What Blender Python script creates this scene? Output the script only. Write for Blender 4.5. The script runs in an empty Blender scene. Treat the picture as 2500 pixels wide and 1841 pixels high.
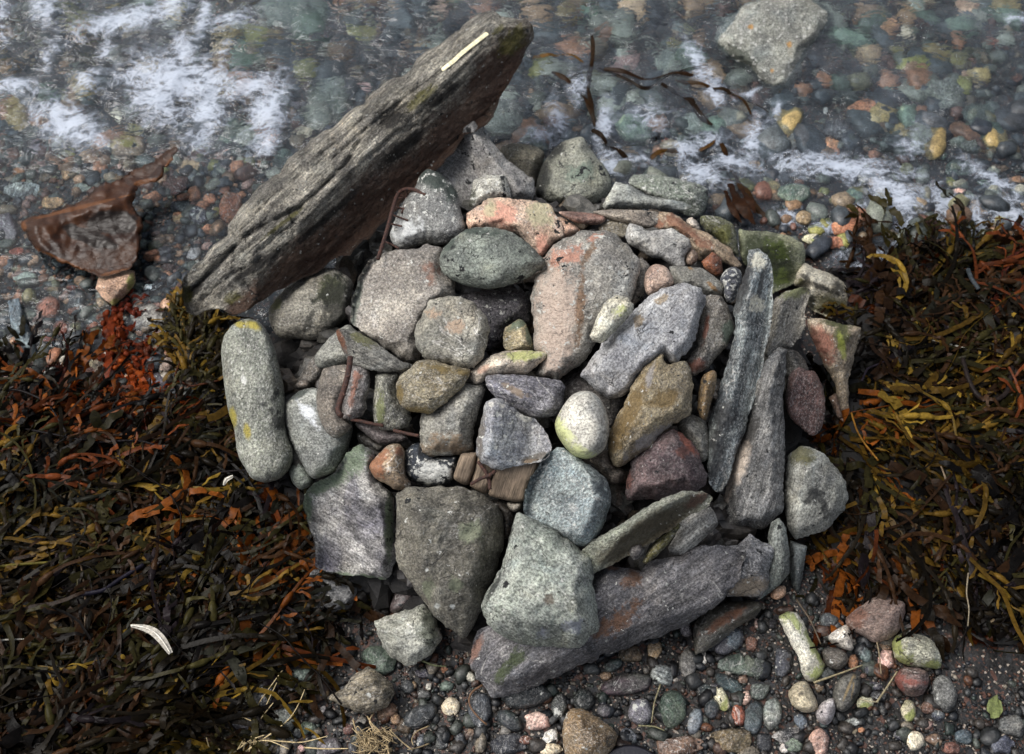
import bpy, math, random
import numpy as np
from mathutils import Vector, Matrix

random.seed(7); RNG = np.random.default_rng(7)
S = bpy.context.scene
COL = S.collection
# ------------------------------------------------------------------ camera, sky, sun, exposure
TILT = math.radians(30.0)            # camera looks 60 degrees below the horizon
CAM = np.array([0.0, -0.866, 1.5])
TANH = math.tan(math.radians(27.5))
cd = bpy.data.cameras.new('camera'); cam = bpy.data.objects.new('camera', cd); COL.objects.link(cam)
cam.location = CAM; cam.rotation_euler = (TILT, 0, 0)
cd.sensor_width = 36; cd.lens = 18 / TANH; cd.clip_start = 0.02; cd.clip_end = 200
cd.dof.use_dof = True; cd.dof.focus_distance = 1.42; cd.dof.aperture_fstop = 5.0
S.camera = cam
SUN_EL, SUN_AZ = math.radians(56), math.radians(-78)      # azimuth from +Y towards -X
W = bpy.data.worlds.new('World'); S.world = W; W.use_nodes = True
wn = W.node_tree; wn.nodes.clear()
sky = wn.nodes.new('ShaderNodeTexSky'); sky.sky_type = 'NISHITA'; sky.sun_disc = False
sky.sun_elevation = SUN_EL; sky.sun_rotation = SUN_AZ; sky.air_density = 1.0; sky.dust_density = 5.0
hs = wn.nodes.new('ShaderNodeHueSaturation'); hs.inputs['Saturation'].default_value = 0.50
bg = wn.nodes.new('ShaderNodeBackground'); bg.inputs['Strength'].default_value = 0.10
wo = wn.nodes.new('ShaderNodeOutputWorld')
wn.links.new(sky.outputs[0], hs.inputs['Color']); wn.links.new(hs.outputs[0], bg.inputs[0]); wn.links.new(bg.outputs[0], wo.inputs[0])
sl = bpy.data.lights.new('sun', 'SUN'); sl.energy = 1.5; sl.angle = math.radians(38); sl.color = (1.0, 0.985, 0.96)
sun = bpy.data.objects.new('sun', sl); COL.objects.link(sun)
sun.rotation_euler = (math.radians(90) - SUN_EL, 0, SUN_AZ + math.pi)
_d = Vector((math.sin(SUN_AZ) * math.cos(SUN_EL), math.cos(SUN_AZ) * math.cos(SUN_EL), math.sin(SUN_EL)))
sun.rotation_euler = _d.to_track_quat('Z', 'Y').to_euler()
S.view_settings.view_transform = 'Standard'; S.view_settings.look = 'None'
S.view_settings.exposure = 0.74; S.view_settings.gamma = 1.0; S.view_settings.use_curve_mapping = False
S.cycles.use_denoising = True
S.cycles.max_bounces = 8; S.cycles.transmission_bounces = 6; S.cycles.transparent_max_bounces = 8

# ------------------------------------------------------------------ picture points -> rays -> places
FR = {'F': (0, 0, .8972), 'A': (400, 400, 2.754), 'B': (1000, 400, 2.754), 'C': (500, 850, 2.754), 'D': (1100, 900, 2.754),
      'E': (1500, 450, 2.754), 'G': (400, 0, 2.203), 'H': (1700, 1091, 2.2025), 'I': (900, 1241, 2.244), 'J': (0, 250, 1.943),
      'K': (0, 1091, 2.203), 'L': (1250, 0, 1.795), 'M': (1900, 550, 2.36), 'N': (450, 1600, 3.74), 'O': (0, 0, 3.206),
      'P': (1050, 950, 5.507)}
RX = np.array([1.0, 0, 0]); UP = np.array([0, math.cos(TILT), math.sin(TILT)]); BK = np.array([0, -math.sin(TILT), math.cos(TILT)])
R3 = np.stack([RX, UP, BK], 1)

def src(f, P):
    x0, y0, s = FR[f]; P = np.asarray(P, float)
    return np.stack([x0 + P[..., 0] / s, y0 + P[..., 1] / s], -1)

def rays(f, P):
    q = src(f, P)
    return np.stack([(q[..., 0] - 1250) / 1250 * TANH, (920.5 - q[..., 1]) / 1250 * TANH], -1)

def parse(s):
    return np.array([[float(v) for v in t.split(',')] for t in s.split()])

def to_world(d, dep):
    d = np.asarray(d, float); dep = np.asarray(dep, float)
    return CAM + (d[..., 0] * dep)[..., None] * RX + (d[..., 1] * dep)[..., None] * UP - dep[..., None] * BK

# ------------------------------------------------------------------ vector noise
_perm = RNG.permutation(256); _perm = np.concatenate([_perm, _perm, _perm])
_g = RNG.normal(size=(256, 3)); _g /= np.linalg.norm(_g, axis=1)[:, None]
def perlin(P):
    i = np.floor(P).astype(int); f = P - i; i &= 255
    u = f * f * f * (f * (f * 6 - 15) + 10); out = 0
    for a in (0, 1):
        wa = u[:, 0] if a else 1 - u[:, 0]
        for b in (0, 1):
            wb = u[:, 1] if b else 1 - u[:, 1]
            for c in (0, 1):
                wc = u[:, 2] if c else 1 - u[:, 2]
                h = _perm[_perm[_perm[i[:, 0] + a] + i[:, 1] + b] + i[:, 2] + c]
                g = _g[h]
                out = out + wa * wb * wc * (g[:, 0] * (f[:, 0] - a) + g[:, 1] * (f[:, 1] - b) + g[:, 2] * (f[:, 2] - c))
    return out * 1.5
def fbm(P, n=3, gain=.5):
    o = 0; a = 1.0; P = np.array(P, float)
    for k in range(n):
        o = o + a * perlin(P); P = P * 2.03 + 17.3; a *= gain
    return o

# ------------------------------------------------------------------ ground, dome of the pile
SH0 = np.array([-.884, -.067]); SHN = np.array([-.177, .984])
def ground_z(x, y):
    x = np.asarray(x, float); y = np.asarray(y, float)
    s = (x - SH0[0]) * SHN[0] + (y - SH0[1]) * SHN[1]
    z = np.where(s < 0, -.05 * s, np.where(s < .4, -.06 * s, -.024 - .13 * (s - .4)))
    z = np.maximum(z, -.25)
    P = np.stack([x.ravel() * 5, y.ravel() * 5, np.full(x.size, 3.3)], 1)
    return z + .007 * perlin(P).reshape(x.shape)
PC = np.array([.04, -.04]); PR = np.array([.59, .56]); PH = .24
def dome_z(x, y):
    r = np.sqrt(((x - PC[0]) / PR[0]) ** 2 + ((y - PC[1]) / PR[1]) ** 2)
    return ground_z(x, y) + PH * np.clip(1 - r ** 2.6, 0, 1)
def hit(d, fn, off=0.0):
    """depth along a camera ray (per unit of view depth) where it meets z = fn + off"""
    d = np.atleast_2d(d); lo = np.full(len(d), .4); prev = lo.copy()
    dirs = d[:, :1] * RX + d[:, 1:] * UP - BK
    t = lo.copy(); res = np.full(len(d), 3.0); done = np.zeros(len(d), bool); below = lambda t: (CAM + dirs * t[:, None])[:, 2] <= fn(*(CAM + dirs * t[:, None])[:, :2].T) + off
    for k in range(130):
        b = below(t); new = b & ~done; res[new] = t[new]; done |= b
        if done.all(): break
        t = t + .03
    a_ = res - .03; b_ = res.copy()
    for k in range(7):
        m = (a_ + b_) / 2; q = below(m); b_ = np.where(q, m, b_); a_ = np.where(q, a_, m)
    return b_
def gpt(f, P, off=0.0):
    d = rays(f, np.atleast_2d(P)); return to_world(d, hit(d, ground_z, off))
def dpt(f, P, off=0.0):
    d = rays(f, np.atleast_2d(P)); return to_world(d, hit(d, dome_z, off))

# ------------------------------------------------------------------ objects
def lin(c):
    c = np.asarray(c, float) / 255
    return tuple(np.where(c <= .04045, c / 12.92, ((c + .055) / 1.055) ** 2.4)) + (1.0,)

def tag(o, label=None, cat=None, group=None, kind=None):
    for k, v in (('label', label), ('category', cat), ('group', group), ('kind', kind)):
        if v: o[k] = v
    return o

def mesh_obj(name, V, F, mat, parent=None, smooth=True, loc=None, attrs=None, cols=None):
    V = np.asarray(V, float)
    if loc is None: loc = np.zeros(3)
    me = bpy.data.meshes.new(name)
    nv = len(V); me.vertices.add(nv); me.vertices.foreach_set('co', (V - loc).astype(np.float32).ravel())
    Fl = F if isinstance(F, list) else [F]
    Fl = [f for f in Fl if len(f)]
    tot = sum(f.size for f in Fl); nf = sum(len(f) for f in Fl)
    me.loops.add(tot); me.loops.foreach_set('vertex_index', np.concatenate([f.ravel() for f in Fl]).astype(np.int32))
    me.polygons.add(nf)
    cnt = np.concatenate([np.full(len(f), f.shape[1]) for f in Fl]); st = np.concatenate([[0], np.cumsum(cnt)[:-1]])
    me.polygons.foreach_set('loop_start', st.astype(np.int32))
    me.polygons.foreach_set('use_smooth', np.full(nf, smooth))
    for k, a in (attrs or {}).items():
        a = np.asarray(a, np.float32)
        t = 'FLOAT' if a.ndim == 1 else 'FLOAT_VECTOR'
        at = me.attributes.new(k, t, 'POINT'); at.data.foreach_set('value' if a.ndim == 1 else 'vector', a.ravel())
    if cols is not None:
        at = me.color_attributes.new('tint', 'FLOAT_COLOR', 'POINT')
        c = np.ones((nv, 4), np.float32); c[:, :3] = cols; at.data.foreach_set('color', c.ravel())
    me.update(); me.validate()
    if mat: me.materials.append(mat)
    o = bpy.data.objects.new(name, me); o.location = loc; COL.objects.link(o)
    if parent is not None: o.parent = parent; o.location = np.asarray(loc) - np.asarray(parent.location)
    return o
def empty(name, loc, label, cat, group=None):
    o = bpy.data.objects.new(name, None); o.location = loc; COL.objects.link(o); o.empty_display_size = .02
    return tag(o, label, cat, group)

# ------------------------------------------------------------------ node helper
class NT:
    def __init__(s, name):
        s.m = bpy.data.materials.new(name); s.m.use_nodes = True; s.t = s.m.node_tree; s.t.nodes.clear()
    def n(s, typ, ins=None, **props):
        nd = s.t.nodes.new('ShaderNode' + typ)
        for k, v in props.items(): setattr(nd, k, v)
        for k, v in (ins or {}).items():
            sk = nd.inputs[k]
            if isinstance(v, bpy.types.NodeSocket): s.t.links.new(v, sk)
            else: sk.default_value = v
        return nd
    def math(s, op, a, b=0.0, c=None, clamp=False):
        nd = s.t.nodes.new('ShaderNodeMath'); nd.operation = op; nd.use_clamp = clamp
        for i, v in enumerate([a, b] + ([c] if c is not None else [])):
            if isinstance(v, bpy.types.NodeSocket): s.t.links.new(v, nd.inputs[i])
            else: nd.inputs[i].default_value = v
        return nd.outputs[0]
    def ramp(s, v, a, b, lo=0.0, hi=1.0):
        return s.n('MapRange', {0: v, 1: a, 2: b, 3: lo, 4: hi}, interpolation_type='SMOOTHSTEP').outputs[0]
    def mix(s, f, a, b, mode='MIX'):
        nd = s.n('Mix', data_type='RGBA', blend_type=mode)
        for sk, v in ((nd.inputs[0], f), (nd.inputs[6], a), (nd.inputs[7], b)):
            if isinstance(v, bpy.types.NodeSocket): s.t.links.new(v, sk)
            else: sk.default_value = v
        return nd.outputs[2]
    def noise(s, vec, scale, detail=3.0, rough=.55, dist=0.0):
        return s.n('TexNoise', {'Vector': vec, 'Scale': scale, 'Detail': detail, 'Roughness': rough, 'Distortion': dist}).outputs[0]
    def scale(s, vec, sc):
        return s.n('VectorMath', {0: vec, 1: sc}, operation='MULTIPLY').outputs[0]
    def attr(s, name):
        return s.n('Attribute', attribute_name=name)
    def out(s, sh):
        o = s.t.nodes.new('ShaderNodeOutputMaterial'); s.t.links.new(sh, o.inputs[0]); return s.m

_mats = {}
def rock_mat(c1, c2, st=.3, gr=.5, gs=400., bl=0., wl=0., wet=0., z=(), bump=.6, sz=1.0, dark=None):
    key = (tuple(c1), tuple(c2), st, gr, gs, bl, wl, wet, tuple(z), bump, sz)
    if key in _mats: return _mats[key]
    t = NT('stone'); V = t.attr('rc').outputs['Vector']
    a1, a2 = lin(c1), lin(c2)
    n1 = t.noise(V, 11 * sz, 5, .62, .6)
    col = t.mix(t.ramp(n1, .36, .64), a1, a2)
    # broad light and dark clouding
    n0 = t.noise(V, 26 * sz, 4, .6)
    col = t.mix(1.0, col, t.n('CombineColor', {0: t.ramp(n0, .28, .72, .66, 1.32), 1: t.ramp(n0, .28, .72, .66, 1.32), 2: t.ramp(n0, .28, .72, .68, 1.3)}).outputs[0], 'MULTIPLY')
    wc = t.noise(t.n('VectorMath', {0: V, 1: (4.7, 1.3, 8.8)}, operation='ADD').outputs[0], 17 * sz, 6, .65, .5)
    col = t.mix(t.ramp(wc, .52, .78, 0, .55), col, t.mix(1., col, (1.12, 1.0, .82, 1), 'MULTIPLY')); col = t.mix(t.ramp(wc, .48, .25, 0, .6), col, t.mix(1., col, (.86, .98, 1.12, 1), 'MULTIPLY'))
    fo = t.noise(t.scale(V, (24 * sz, 330 * sz, 120 * sz)), 1.0, 5, .65, .5); f = t.ramp(fo, .3, .7, 1 - .5 * st, 1 + .5 * st)
    col = t.mix(1., col, t.n('CombineColor', {0: f, 1: f, 2: f}).outputs[0], 'MULTIPLY')
    vn = t.math('ABSOLUTE', t.math('SUBTRACT', t.noise(t.n('VectorMath', {0: V, 1: (6.1, 3.3, .8)}, operation='ADD').outputs[0], 9 * sz, 4, .6, .8), .5))
    vn = t.math('MULTIPLY', t.ramp(vn, .0, .009, .55, 0.), t.ramp(t.noise(V, 6, 2), .48, .58)); col = t.mix(vn, col, (.6, .58, .54, 1))
    # layering along the grain of the stone
    ns = t.noise(t.scale(V, (10 * sz, 95 * sz, 60 * sz)), 1.0, 4, .6, .4)
    f = t.ramp(ns, .3, .7, 1 - .62 * st, 1 + .6 * st)
    col = t.mix(1.0, col, t.n('CombineColor', {0: f, 1: f, 2: f}).outputs[0], 'MULTIPLY')
    n5 = t.noise(t.n('VectorMath', {0: V, 1: (1.7, 9.3, 2.8)}, operation='ADD').outputs[0], 6.5 * sz, 4, .6, 1.)
    f = t.ramp(n5, .36, .62, .68, 1.14); col = t.mix(1., col, t.n('CombineColor', {0: f, 1: f, 2: f}).outputs[0], 'MULTIPLY')
    # mineral grains
    vo = t.n('TexVoronoi', {'Vector': t.scale(V, (.75, 1.25, 1)), 'Scale': gs, 'Detail': 1.0}, feature='F1').outputs['Color']
    gv = t.n('SeparateColor', {0: vo}).outputs
    f = t.ramp(gv[0], .0, 1., 1 - .42 * gr, 1 + .5 * gr)
    col = t.mix(1.0, col, t.n('CombineColor', {0: f, 1: f, 2: f}).outputs[0], 'MULTIPLY')
    lt = t.ramp(gv[1], .93, .97, 0, min(1, gr * .75)); col = t.mix(lt, col, t.mix(.5, a2, (.75, .73, .7, 1)))
    dk = t.ramp(gv[2], .90, .95, 0, min(1, gr * .7)); col = t.mix(dk, col, (.035, .035, .04, 1))
    ng = t.noise(V, 300, 5, .7)
    f = t.ramp(ng, .32, .68, .42, 1.62); col = t.mix(1.0, col, t.n('CombineColor', {0: f, 1: f, 2: f}).outputs[0], 'MULTIPLY')
    nz = t.noise(V, 48, 8, .74); nz2 = t.noise(V, 170, 5, .7)
    for i, (zc, zb) in enumerate(z):
        m = t.attr('z%d' % i).outputs['Fac']
        q = t.math('ADD', m, t.math('MULTIPLY', t.math('SUBTRACT', nz, .5), zb * 3.0)); q = t.math('ADD', q, t.math('MULTIPLY', t.math('SUBTRACT', nz2, .5), min(1.3, 1.8 * zb)))
        zz = np.array(lin(zc)); m_ = zz[:3].mean(); zz[:3] = m_ + (zz[:3] - m_) * .8; zz = tuple(zz); g = t.ramp(gv[0], 0, 1, .65, 1.35)
        zcol = t.mix(1.0, zz, t.n('CombineColor', {0: g, 1: g, 2: g}).outputs[0], 'MULTIPLY')
        col = t.mix(t.ramp(q, .28, .95, 0., .9 if zb < .65 else .8), col, zcol)
    if wl > 0:
        w = t.noise(t.n('VectorMath', {0: V, 1: (3.1, 7.7, 1.9)}, operation='ADD').outputs[0], 105, 3, .6)
        col = t.mix(t.ramp(w, .68 - .2 * wl, .72 - .2 * wl), col, (.55, .55, .51, 1))
    if bl > 0:
        w = t.noise(t.n('VectorMath', {0: V, 1: (9.1, 2.7, 5.9)}, operation='ADD').outputs[0], 62, 4, .62)
        w2 = t.noise(V, 9, 2)
        w = t.math('ADD', w, t.math('MULTIPLY', t.math('SUBTRACT', w2, .5), .35))
        col = t.mix(t.ramp(w, .70 - .2 * bl, .72 - .2 * bl), col, (.012, .013, .014, 1))
    # hairline cracks
    wv = t.n('VectorMath', {0: V, 1: t.n('VectorMath', {0: t.n('TexNoise', {'Vector': V, 'Scale': 22., 'Detail': 4.}).outputs['Color'], 1: (.07, .07, .07)}, operation='MULTIPLY').outputs[0]}, operation='ADD').outputs[0]
    ck = t.n('TexVoronoi', {'Vector': t.scale(wv, (1, 2.2, 1)), 'Scale': 13. * sz}, feature='DISTANCE_TO_EDGE').outputs[0]
    ck = t.math('MULTIPLY', t.ramp(ck, .0, .022, 1., 0.), t.ramp(t.noise(V, 17, 3), .50, .62))
    col = t.mix(t.math('MULTIPLY', ck, .75), col, (.02, .019, .018, 1))
    nb = t.noise(V, 130, 7, .72); nm = t.noise(V, 42, 5, .62)
    hb = t.math('ADD', t.math('MULTIPLY', nb, 1.0), t.math('MULTIPLY', ns, .9 * st))
    hb = t.math('ADD', hb, t.math('MULTIPLY', gv[0], .18 * gr))
    hb = t.math('ADD', hb, t.math('MULTIPLY', ng, .5))
    hb = t.math('ADD', hb, t.math('MULTIPLY', nm, .9)); hb = t.math('SUBTRACT', hb, t.math('MULTIPLY', ck, .5))
    b = t.n('Bump', {'Strength': bump, 'Distance': .012, 'Height': hb})
    rough = t.ramp(nb, .3, .7, .78 - .45 * wet, .5 - .3 * wet)
    p = t.n('BsdfPrincipled', {'Base Color': col, 'Roughness': rough, 'Normal': b.outputs[0], 'Specular IOR Level': .35 + .2 * wet,
                               'Coat Weight': .6 * wet, 'Coat Roughness': .12})
    _mats[key] = t.out(p.outputs[0]); return _mats[key]

def tint_mat(name, rough=.4, bump=.3, bscale=120., coat=0.0, var=.35, vscale=90.):
    t = NT(name); c = t.attr('tint').outputs['Color']; g = t.n('NewGeometry').outputs['Position']
    v = t.noise(g, vscale, 4, .65); f = t.ramp(v, .28, .72, 1 - var, 1 + var)
    col = t.mix(1.0, c, t.n('CombineColor', {0: f, 1: f, 2: f}).outputs[0], 'MULTIPLY')
    vo = t.n('SeparateColor', {0: t.n('TexVoronoi', {'Vector': g, 'Scale': 520.}).outputs['Color']}).outputs
    f2 = t.ramp(vo[0], 0, 1, 1 - var, 1 + var)
    col = t.mix(1.0, col, t.n('CombineColor', {0: f2, 1: f2, 2: f2}).outputs[0], 'MULTIPLY')
    b = t.n('Bump', {'Strength': bump, 'Distance': .003, 'Height': t.noise(g, bscale, 5, .7)})
    p = t.n('BsdfPrincipled', {'Base Color': col, 'Roughness': rough, 'Normal': b.outputs[0], 'Specular IOR Level': .45, 'Coat Weight': coat, 'Coat Roughness': .15})
    return t.out(p.outputs[0])
def plain_mat(name, c, c2=None, rough=.6, scale=(60, 60, 60), bump=.4):
    t = NT(name); g = t.n('TexCoord').outputs['Object']
    n = t.noise(t.scale(g, scale), 1.0, 5, .65)
    col = t.mix(t.ramp(n, .35, .65), lin(c), lin(c2 or c))
    b = t.n('Bump', {'Strength': bump, 'Distance': .002, 'Height': n})
    return t.out(t.n('BsdfPrincipled', {'Base Color': col, 'Roughness': rough, 'Normal': b.outputs[0]}).outputs[0])

# ------------------------------------------------------------------ stones
def inside(P, poly):
    x, y = P[:, 0], P[:, 1]; c = np.zeros(len(P), bool); n = len(poly)
    for i in range(n):
        x1, y1 = poly[i]; x2, y2 = poly[(i + 1) % n]
        if y1 == y2: continue
        k = ((y1 > y) != (y2 > y)) & (x < (x2 - x1) * (y - y1) / (y2 - y1) + x1); c ^= k
    return c
def nearest(P, poly):
    """nearest point on the closed outline for each P, and the distance"""
    A = poly; Bv = np.roll(poly, -1, 0) - poly; L2 = (Bv ** 2).sum(1) + 1e-18
    best = np.full(len(P), 1e9); q = np.zeros_like(P)
    for s in range(0, len(P), 4000):
        p = P[s:s + 4000]; d = p[:, None] - A[None]
        u = np.clip((d * Bv[None]).sum(2) / L2, 0, 1); r = A[None] + u[..., None] * Bv[None]
        dd = ((p[:, None] - r) ** 2).sum(2); k = dd.argmin(1); i = np.arange(len(p))
        best[s:s + 4000] = np.sqrt(dd[i, k]); q[s:s + 4000] = r[i, k]
    return q, best
def smooth_poly(P, it):
    for _ in range(it):
        Q = np.roll(P, -1, 0); P = np.stack([.8 * P + .2 * Q, .2 * P + .8 * Q], 1).reshape(-1, 2)
    return P
def resample(P, step):
    Q = np.roll(P, -1, 0); L = np.linalg.norm(Q - P, axis=1); c = np.concatenate([[0], np.cumsum(L)]); n = max(12, int(c[-1] / step))
    t = np.arange(n) / n * c[-1]; PP = np.vstack([P, P[:1]])
    return np.stack([np.interp(t, c, PP[:, 0]), np.interp(t, c, PP[:, 1])], 1)
def sheet(poly, cell):
    mn, mx = poly.min(0), poly.max(0)
    for _ in range(5):
        nx, ny = (np.ceil((mx - mn) / cell)).astype(int) + 1
        gx, gy = np.meshgrid(mn[0] + (np.arange(nx) + .5) * cell - cell * .5, mn[1] + (np.arange(ny) + .5) * cell - cell * .5, indexing='ij')
        C = np.stack([gx.ravel() , gy.ravel()], 1)
        k = inside(C, poly).reshape(nx, ny)
        if k.sum() >= 30: break
        cell *= .6
    idx = np.argwhere(k); vid = lambda i, j: i * (ny + 1) + j
    q = np.stack([vid(idx[:, 0], idx[:, 1]), vid(idx[:, 0] + 1, idx[:, 1]), vid(idx[:, 0] + 1, idx[:, 1] + 1), vid(idx[:, 0], idx[:, 1] + 1)], 1)
    u, inv = np.unique(q, return_inverse=True); q = inv.reshape(q.shape)
    V = np.stack([mn[0] + (u // (ny + 1) - .5) * cell, mn[1] + (u % (ny + 1) - .5) * cell], 1)
    cnt = np.bincount(q.ravel(), minlength=len(V)); bd = cnt < 4
    nb, _ = nearest(V[bd], poly); V[bd] = nb
    e = np.concatenate([q[:, [0, 1]], q[:, [1, 2]], q[:, [2, 3]], q[:, [3, 0]]])
    for _ in range(2):
        s = np.zeros_like(V); n = np.zeros(len(V))
        for a, b in ((0, 1), (1, 0)):
            np.add.at(s, e[:, a], V[e[:, b]]); np.add.at(n, e[:, a], 1)
        V = np.where(bd[:, None], V, .5 * V + .5 * s / n[:, None])
    _, d = nearest(V, poly); d[bd] = 0
    return V, q, bd, d
def smin(a, b, k):
    h = np.clip(.5 + .5 * (b - a) / k, 0, 1); return b * (1 - h) + a * h - k * h * (1 - h)

LAND = []          # (source px, phrase) for describing where pebbles lie
N_TRI = [0]
def stone(name, label, f, outline, cat='rock', up=0., H=None, rnd=.35, on='dome', tilt=None, tf=.7, pl=None, col=((120, 118, 112), (140, 137, 130)),
          sa=0., st=.3, gr=.5, gs=400., bl=.08, wl=.05, wet=0., z=(), ridge=(), grooves=(), nf=3, amp=1., sam=0., group=None, cell=None, seed=None,
          mat=None, back=None, bump=.6, jit=1., dz=0., kf=None, parent=None, slope=2.0, sz=1.0):
    P = parse(outline) if isinstance(outline, str) else np.asarray(outline, float)
    sd = seed if seed is not None else (abs(hash((round(float(P[0, 0]), 2), round(float(P[0, 1]), 2), len(P)))) % 9973)
    rs = np.random.default_rng(sd)
    d0 = rays(f, P); c = (d0.max(0) + d0.min(0)) / 2
    if pl is not None:
        q = parse(pl); pp = []
        for (x, y, zz) in q:
            d = rays(f, np.array([[x, y]])); dr = (d[0, 0] * RX + d[0, 1] * UP - BK); dep = (zz - CAM[2]) / dr[2]
            pp.append([d[0, 0] * dep, d[0, 1] * dep, -dep])
        pp = np.array(pp); n = np.cross(pp[1] - pp[0], pp[2] - pp[0]); n *= np.sign(n[2])
        dep0 = (n @ pp[0]) / (n @ np.array([c[0], c[1], -1.0])); g = -n[:2] / n[2]
        dep0 = abs(dep0)
    else:
        fn = dome_z if on == 'dome' else ground_z
        dep0 = float(hit(c[None], fn, dz)[0])
        if tilt is not None: g = np.array(tilt, float)
        else:
            w = to_world(c, dep0); e = .05
            zx = (fn(w[0] + e, w[1]) - fn(w[0] - e, w[1])) / (2 * e); zy = (fn(w[0], w[1] + e) - fn(w[0], w[1] - e)) / (2 * e)
            nw = np.array([-float(zx), -float(zy), 1.]); nc = R3.T @ nw
            g = np.clip(-nc[:2] / max(nc[2], .3), -.9, .9) * tf
    loc2 = (d0 - c) * dep0
    if ((loc2[:, 0] * np.roll(loc2[:, 1], -1) - np.roll(loc2[:, 0], -1) * loc2[:, 1]).sum()) < 0: loc2 = loc2[::-1]
    size = (loc2.max(0) - loc2.min(0)); sm = float(size.min())
    poly = resample(smooth_poly(loc2, 0 if rnd < .18 else 1 if rnd < .6 else 2), max(.0022, sm / 40))
    jn = fbm(np.c_[poly * (13 / max(sm, .02)), np.full(len(poly), sd * .37)], 3, .6); jm = fbm(np.c_[poly * (13 / max(sm, .02)), np.full(len(poly), sd * .37 + 50)], 3, .6)
    poly = poly + np.c_[jn, jm] * sm * .017 * jit * (1.2 - rnd)
    cell = cell or max(.0026, min(sm / 16, .0034))
    V, Q, bd, d = sheet(poly, cell)
    rin = float(d.max())
    if H is None: H = min(rin * (.55 + .3 * rnd), .075)
    if pl is None: dep0 = dep0 - up + (.55 * H if on == 'dome' else -.25 * H)
    if pl is None:                       # nothing of the pile sinks into the beach
        for _ in range(60):
            w3 = to_world(c, dep0)
            if w3[2] > ground_z(w3[0], w3[1]) + (.30 if on == 'dome' else .05) * H: break
            dep0 -= .003
    w = rin * (.3 + .7 * rnd)
    wvy = 1 + .35 * perlin(np.c_[V * (3.5 / rin), np.full(len(V), sd * .7)])
    Er = np.sqrt(np.clip(1 - (1 - np.minimum(d / w, 1)) ** 2, 0, 1)); Ec = np.minimum(1, d * slope * np.maximum(wvy, .5) / H)
    E = H * (rnd * Er + (1 - rnd) * Ec); k = H * (.012 + .30 * rnd * rnd)
    tp = rs.normal(0, .10, 2); h = smin(E, H * .93 + V @ tp, k)
    for i in range(nf + (1 if rnd < .5 else 2)):
        th = rs.uniform(0, 2 * math.pi); u = np.array([math.cos(th), math.sin(th)]); ex = float((V @ u).max()); s = rs.uniform(.35, .95) * (1 - .5 * rnd)
        h = smin(h, H * rs.uniform(.92, 1.0) - s * (V @ u - ex * rs.uniform(.15, .7)), k)
    cl = lambda x, y: (rays(f, np.array([x, y])) - c) * dep0
    for (x0, y0, x1, y1, h0, h1, sl_, sr_) in ridge:
        a, b = cl(x0, y0), cl(x1, y1); ab = b - a; L = np.linalg.norm(ab); t_ = ab / L; nl = np.array([-t_[1], t_[0]])
        al = (V - a) @ t_ / L; pr = (V - a) @ nl; base = h0 + (h1 - h0) * np.clip(al, -.3, 1.3)
        h = smin(h, base - sl_ * pr, k * .6) ; h = smin(h, base + sr_ * pr, k * .6)
    for gspec in grooves:
        pts = parse(gspec[0]); gw, gd = gspec[1], gspec[2]; pts = np.array([cl(x, y) for x, y in pts])
        best = np.full(len(V), 9.)
        for a, b in zip(pts[:-1], pts[1:]):
            ab = b - a; u = np.clip((V - a) @ ab / (ab @ ab), 0, 1); best = np.minimum(best, np.linalg.norm(V - a - u[:, None] * ab, axis=1))
        wob = 1 + .5 * perlin(np.c_[V * 60, np.full(len(V), 3.)])
        h = h - gd * np.exp(-(best / (gw * np.maximum(wob, .3))) ** 2)
    ca, sa_ = math.cos(math.radians(sa)), math.sin(math.radians(sa))
    rc = np.c_[V[:, 0] * ca + V[:, 1] * sa_, -V[:, 0] * sa_ + V[:, 1] * ca, h * .6] + rs.uniform(-5, 5, 3)
    fade = np.clip(d / (.25 * rin), 0, 1)
    nP = np.c_[V, h]
    A = rin * (.045 + .03 * rnd) * amp
    q0 = perlin(nP * (1.6 / rin) + sd * .7); q1 = perlin(nP * (3.7 / rin) + sd * 1.3); q2 = perlin(nP * (8.5 / rin) + sd)
    h = h + fade * A * (.7 * q0 + (1 - rnd) * .9 * (.35 - np.abs(q1)) + .35 * q1 * rnd + .5 * (.3 - np.abs(q2)) * (1.1 - rnd) + .35 * fbm(nP * (14 / rin) + sd, 2))
    # chipped steps: plates broken off along the layering
    if sam > 0:
        q = fbm(rc * np.array([9., 34., 9.]) + sd, 3, .55); h = h + fade * sam * rin * .35 * q
        st_ = fbm(rc * np.array([12., 22., 8.]) + sd * 2, 2); h = h + fade * sam * rin * .22 * (np.floor(st_ * 4) / 4)
    h = h + np.clip(d / .006, 0, 1) * (.4 + .6 * amp) * (.0015 * fbm(nP * 120 + sd, 3, .65) + .0022 * (.3 - np.abs(perlin(nP * 48 + sd))))
    h = np.where(bd, 0, np.maximum(h, -.3 * H))
    mid = V @ g
    hb = (back if back is not None else min(H, rin) * 1.0) * Er
    dep_f = dep0 - (mid + h); dep_b = dep0 - (mid - hb); dd = V / dep0 + c
    Wf = to_world(dd, dep_f); Wb = to_world(dd, dep_b)
    ni = np.where(~bd)[0]; mp = np.arange(len(V)); mp[ni] = len(V) + np.arange(len(ni))
    VV = np.vstack([Wf, Wb[ni]]); FF = np.vstack([Q, mp[Q][:, ::-1]])
    rcb = np.vstack([rc, rc[ni] + np.array([0, 0, .05])]); at = {'rc': rcb}
    zl = []
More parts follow.
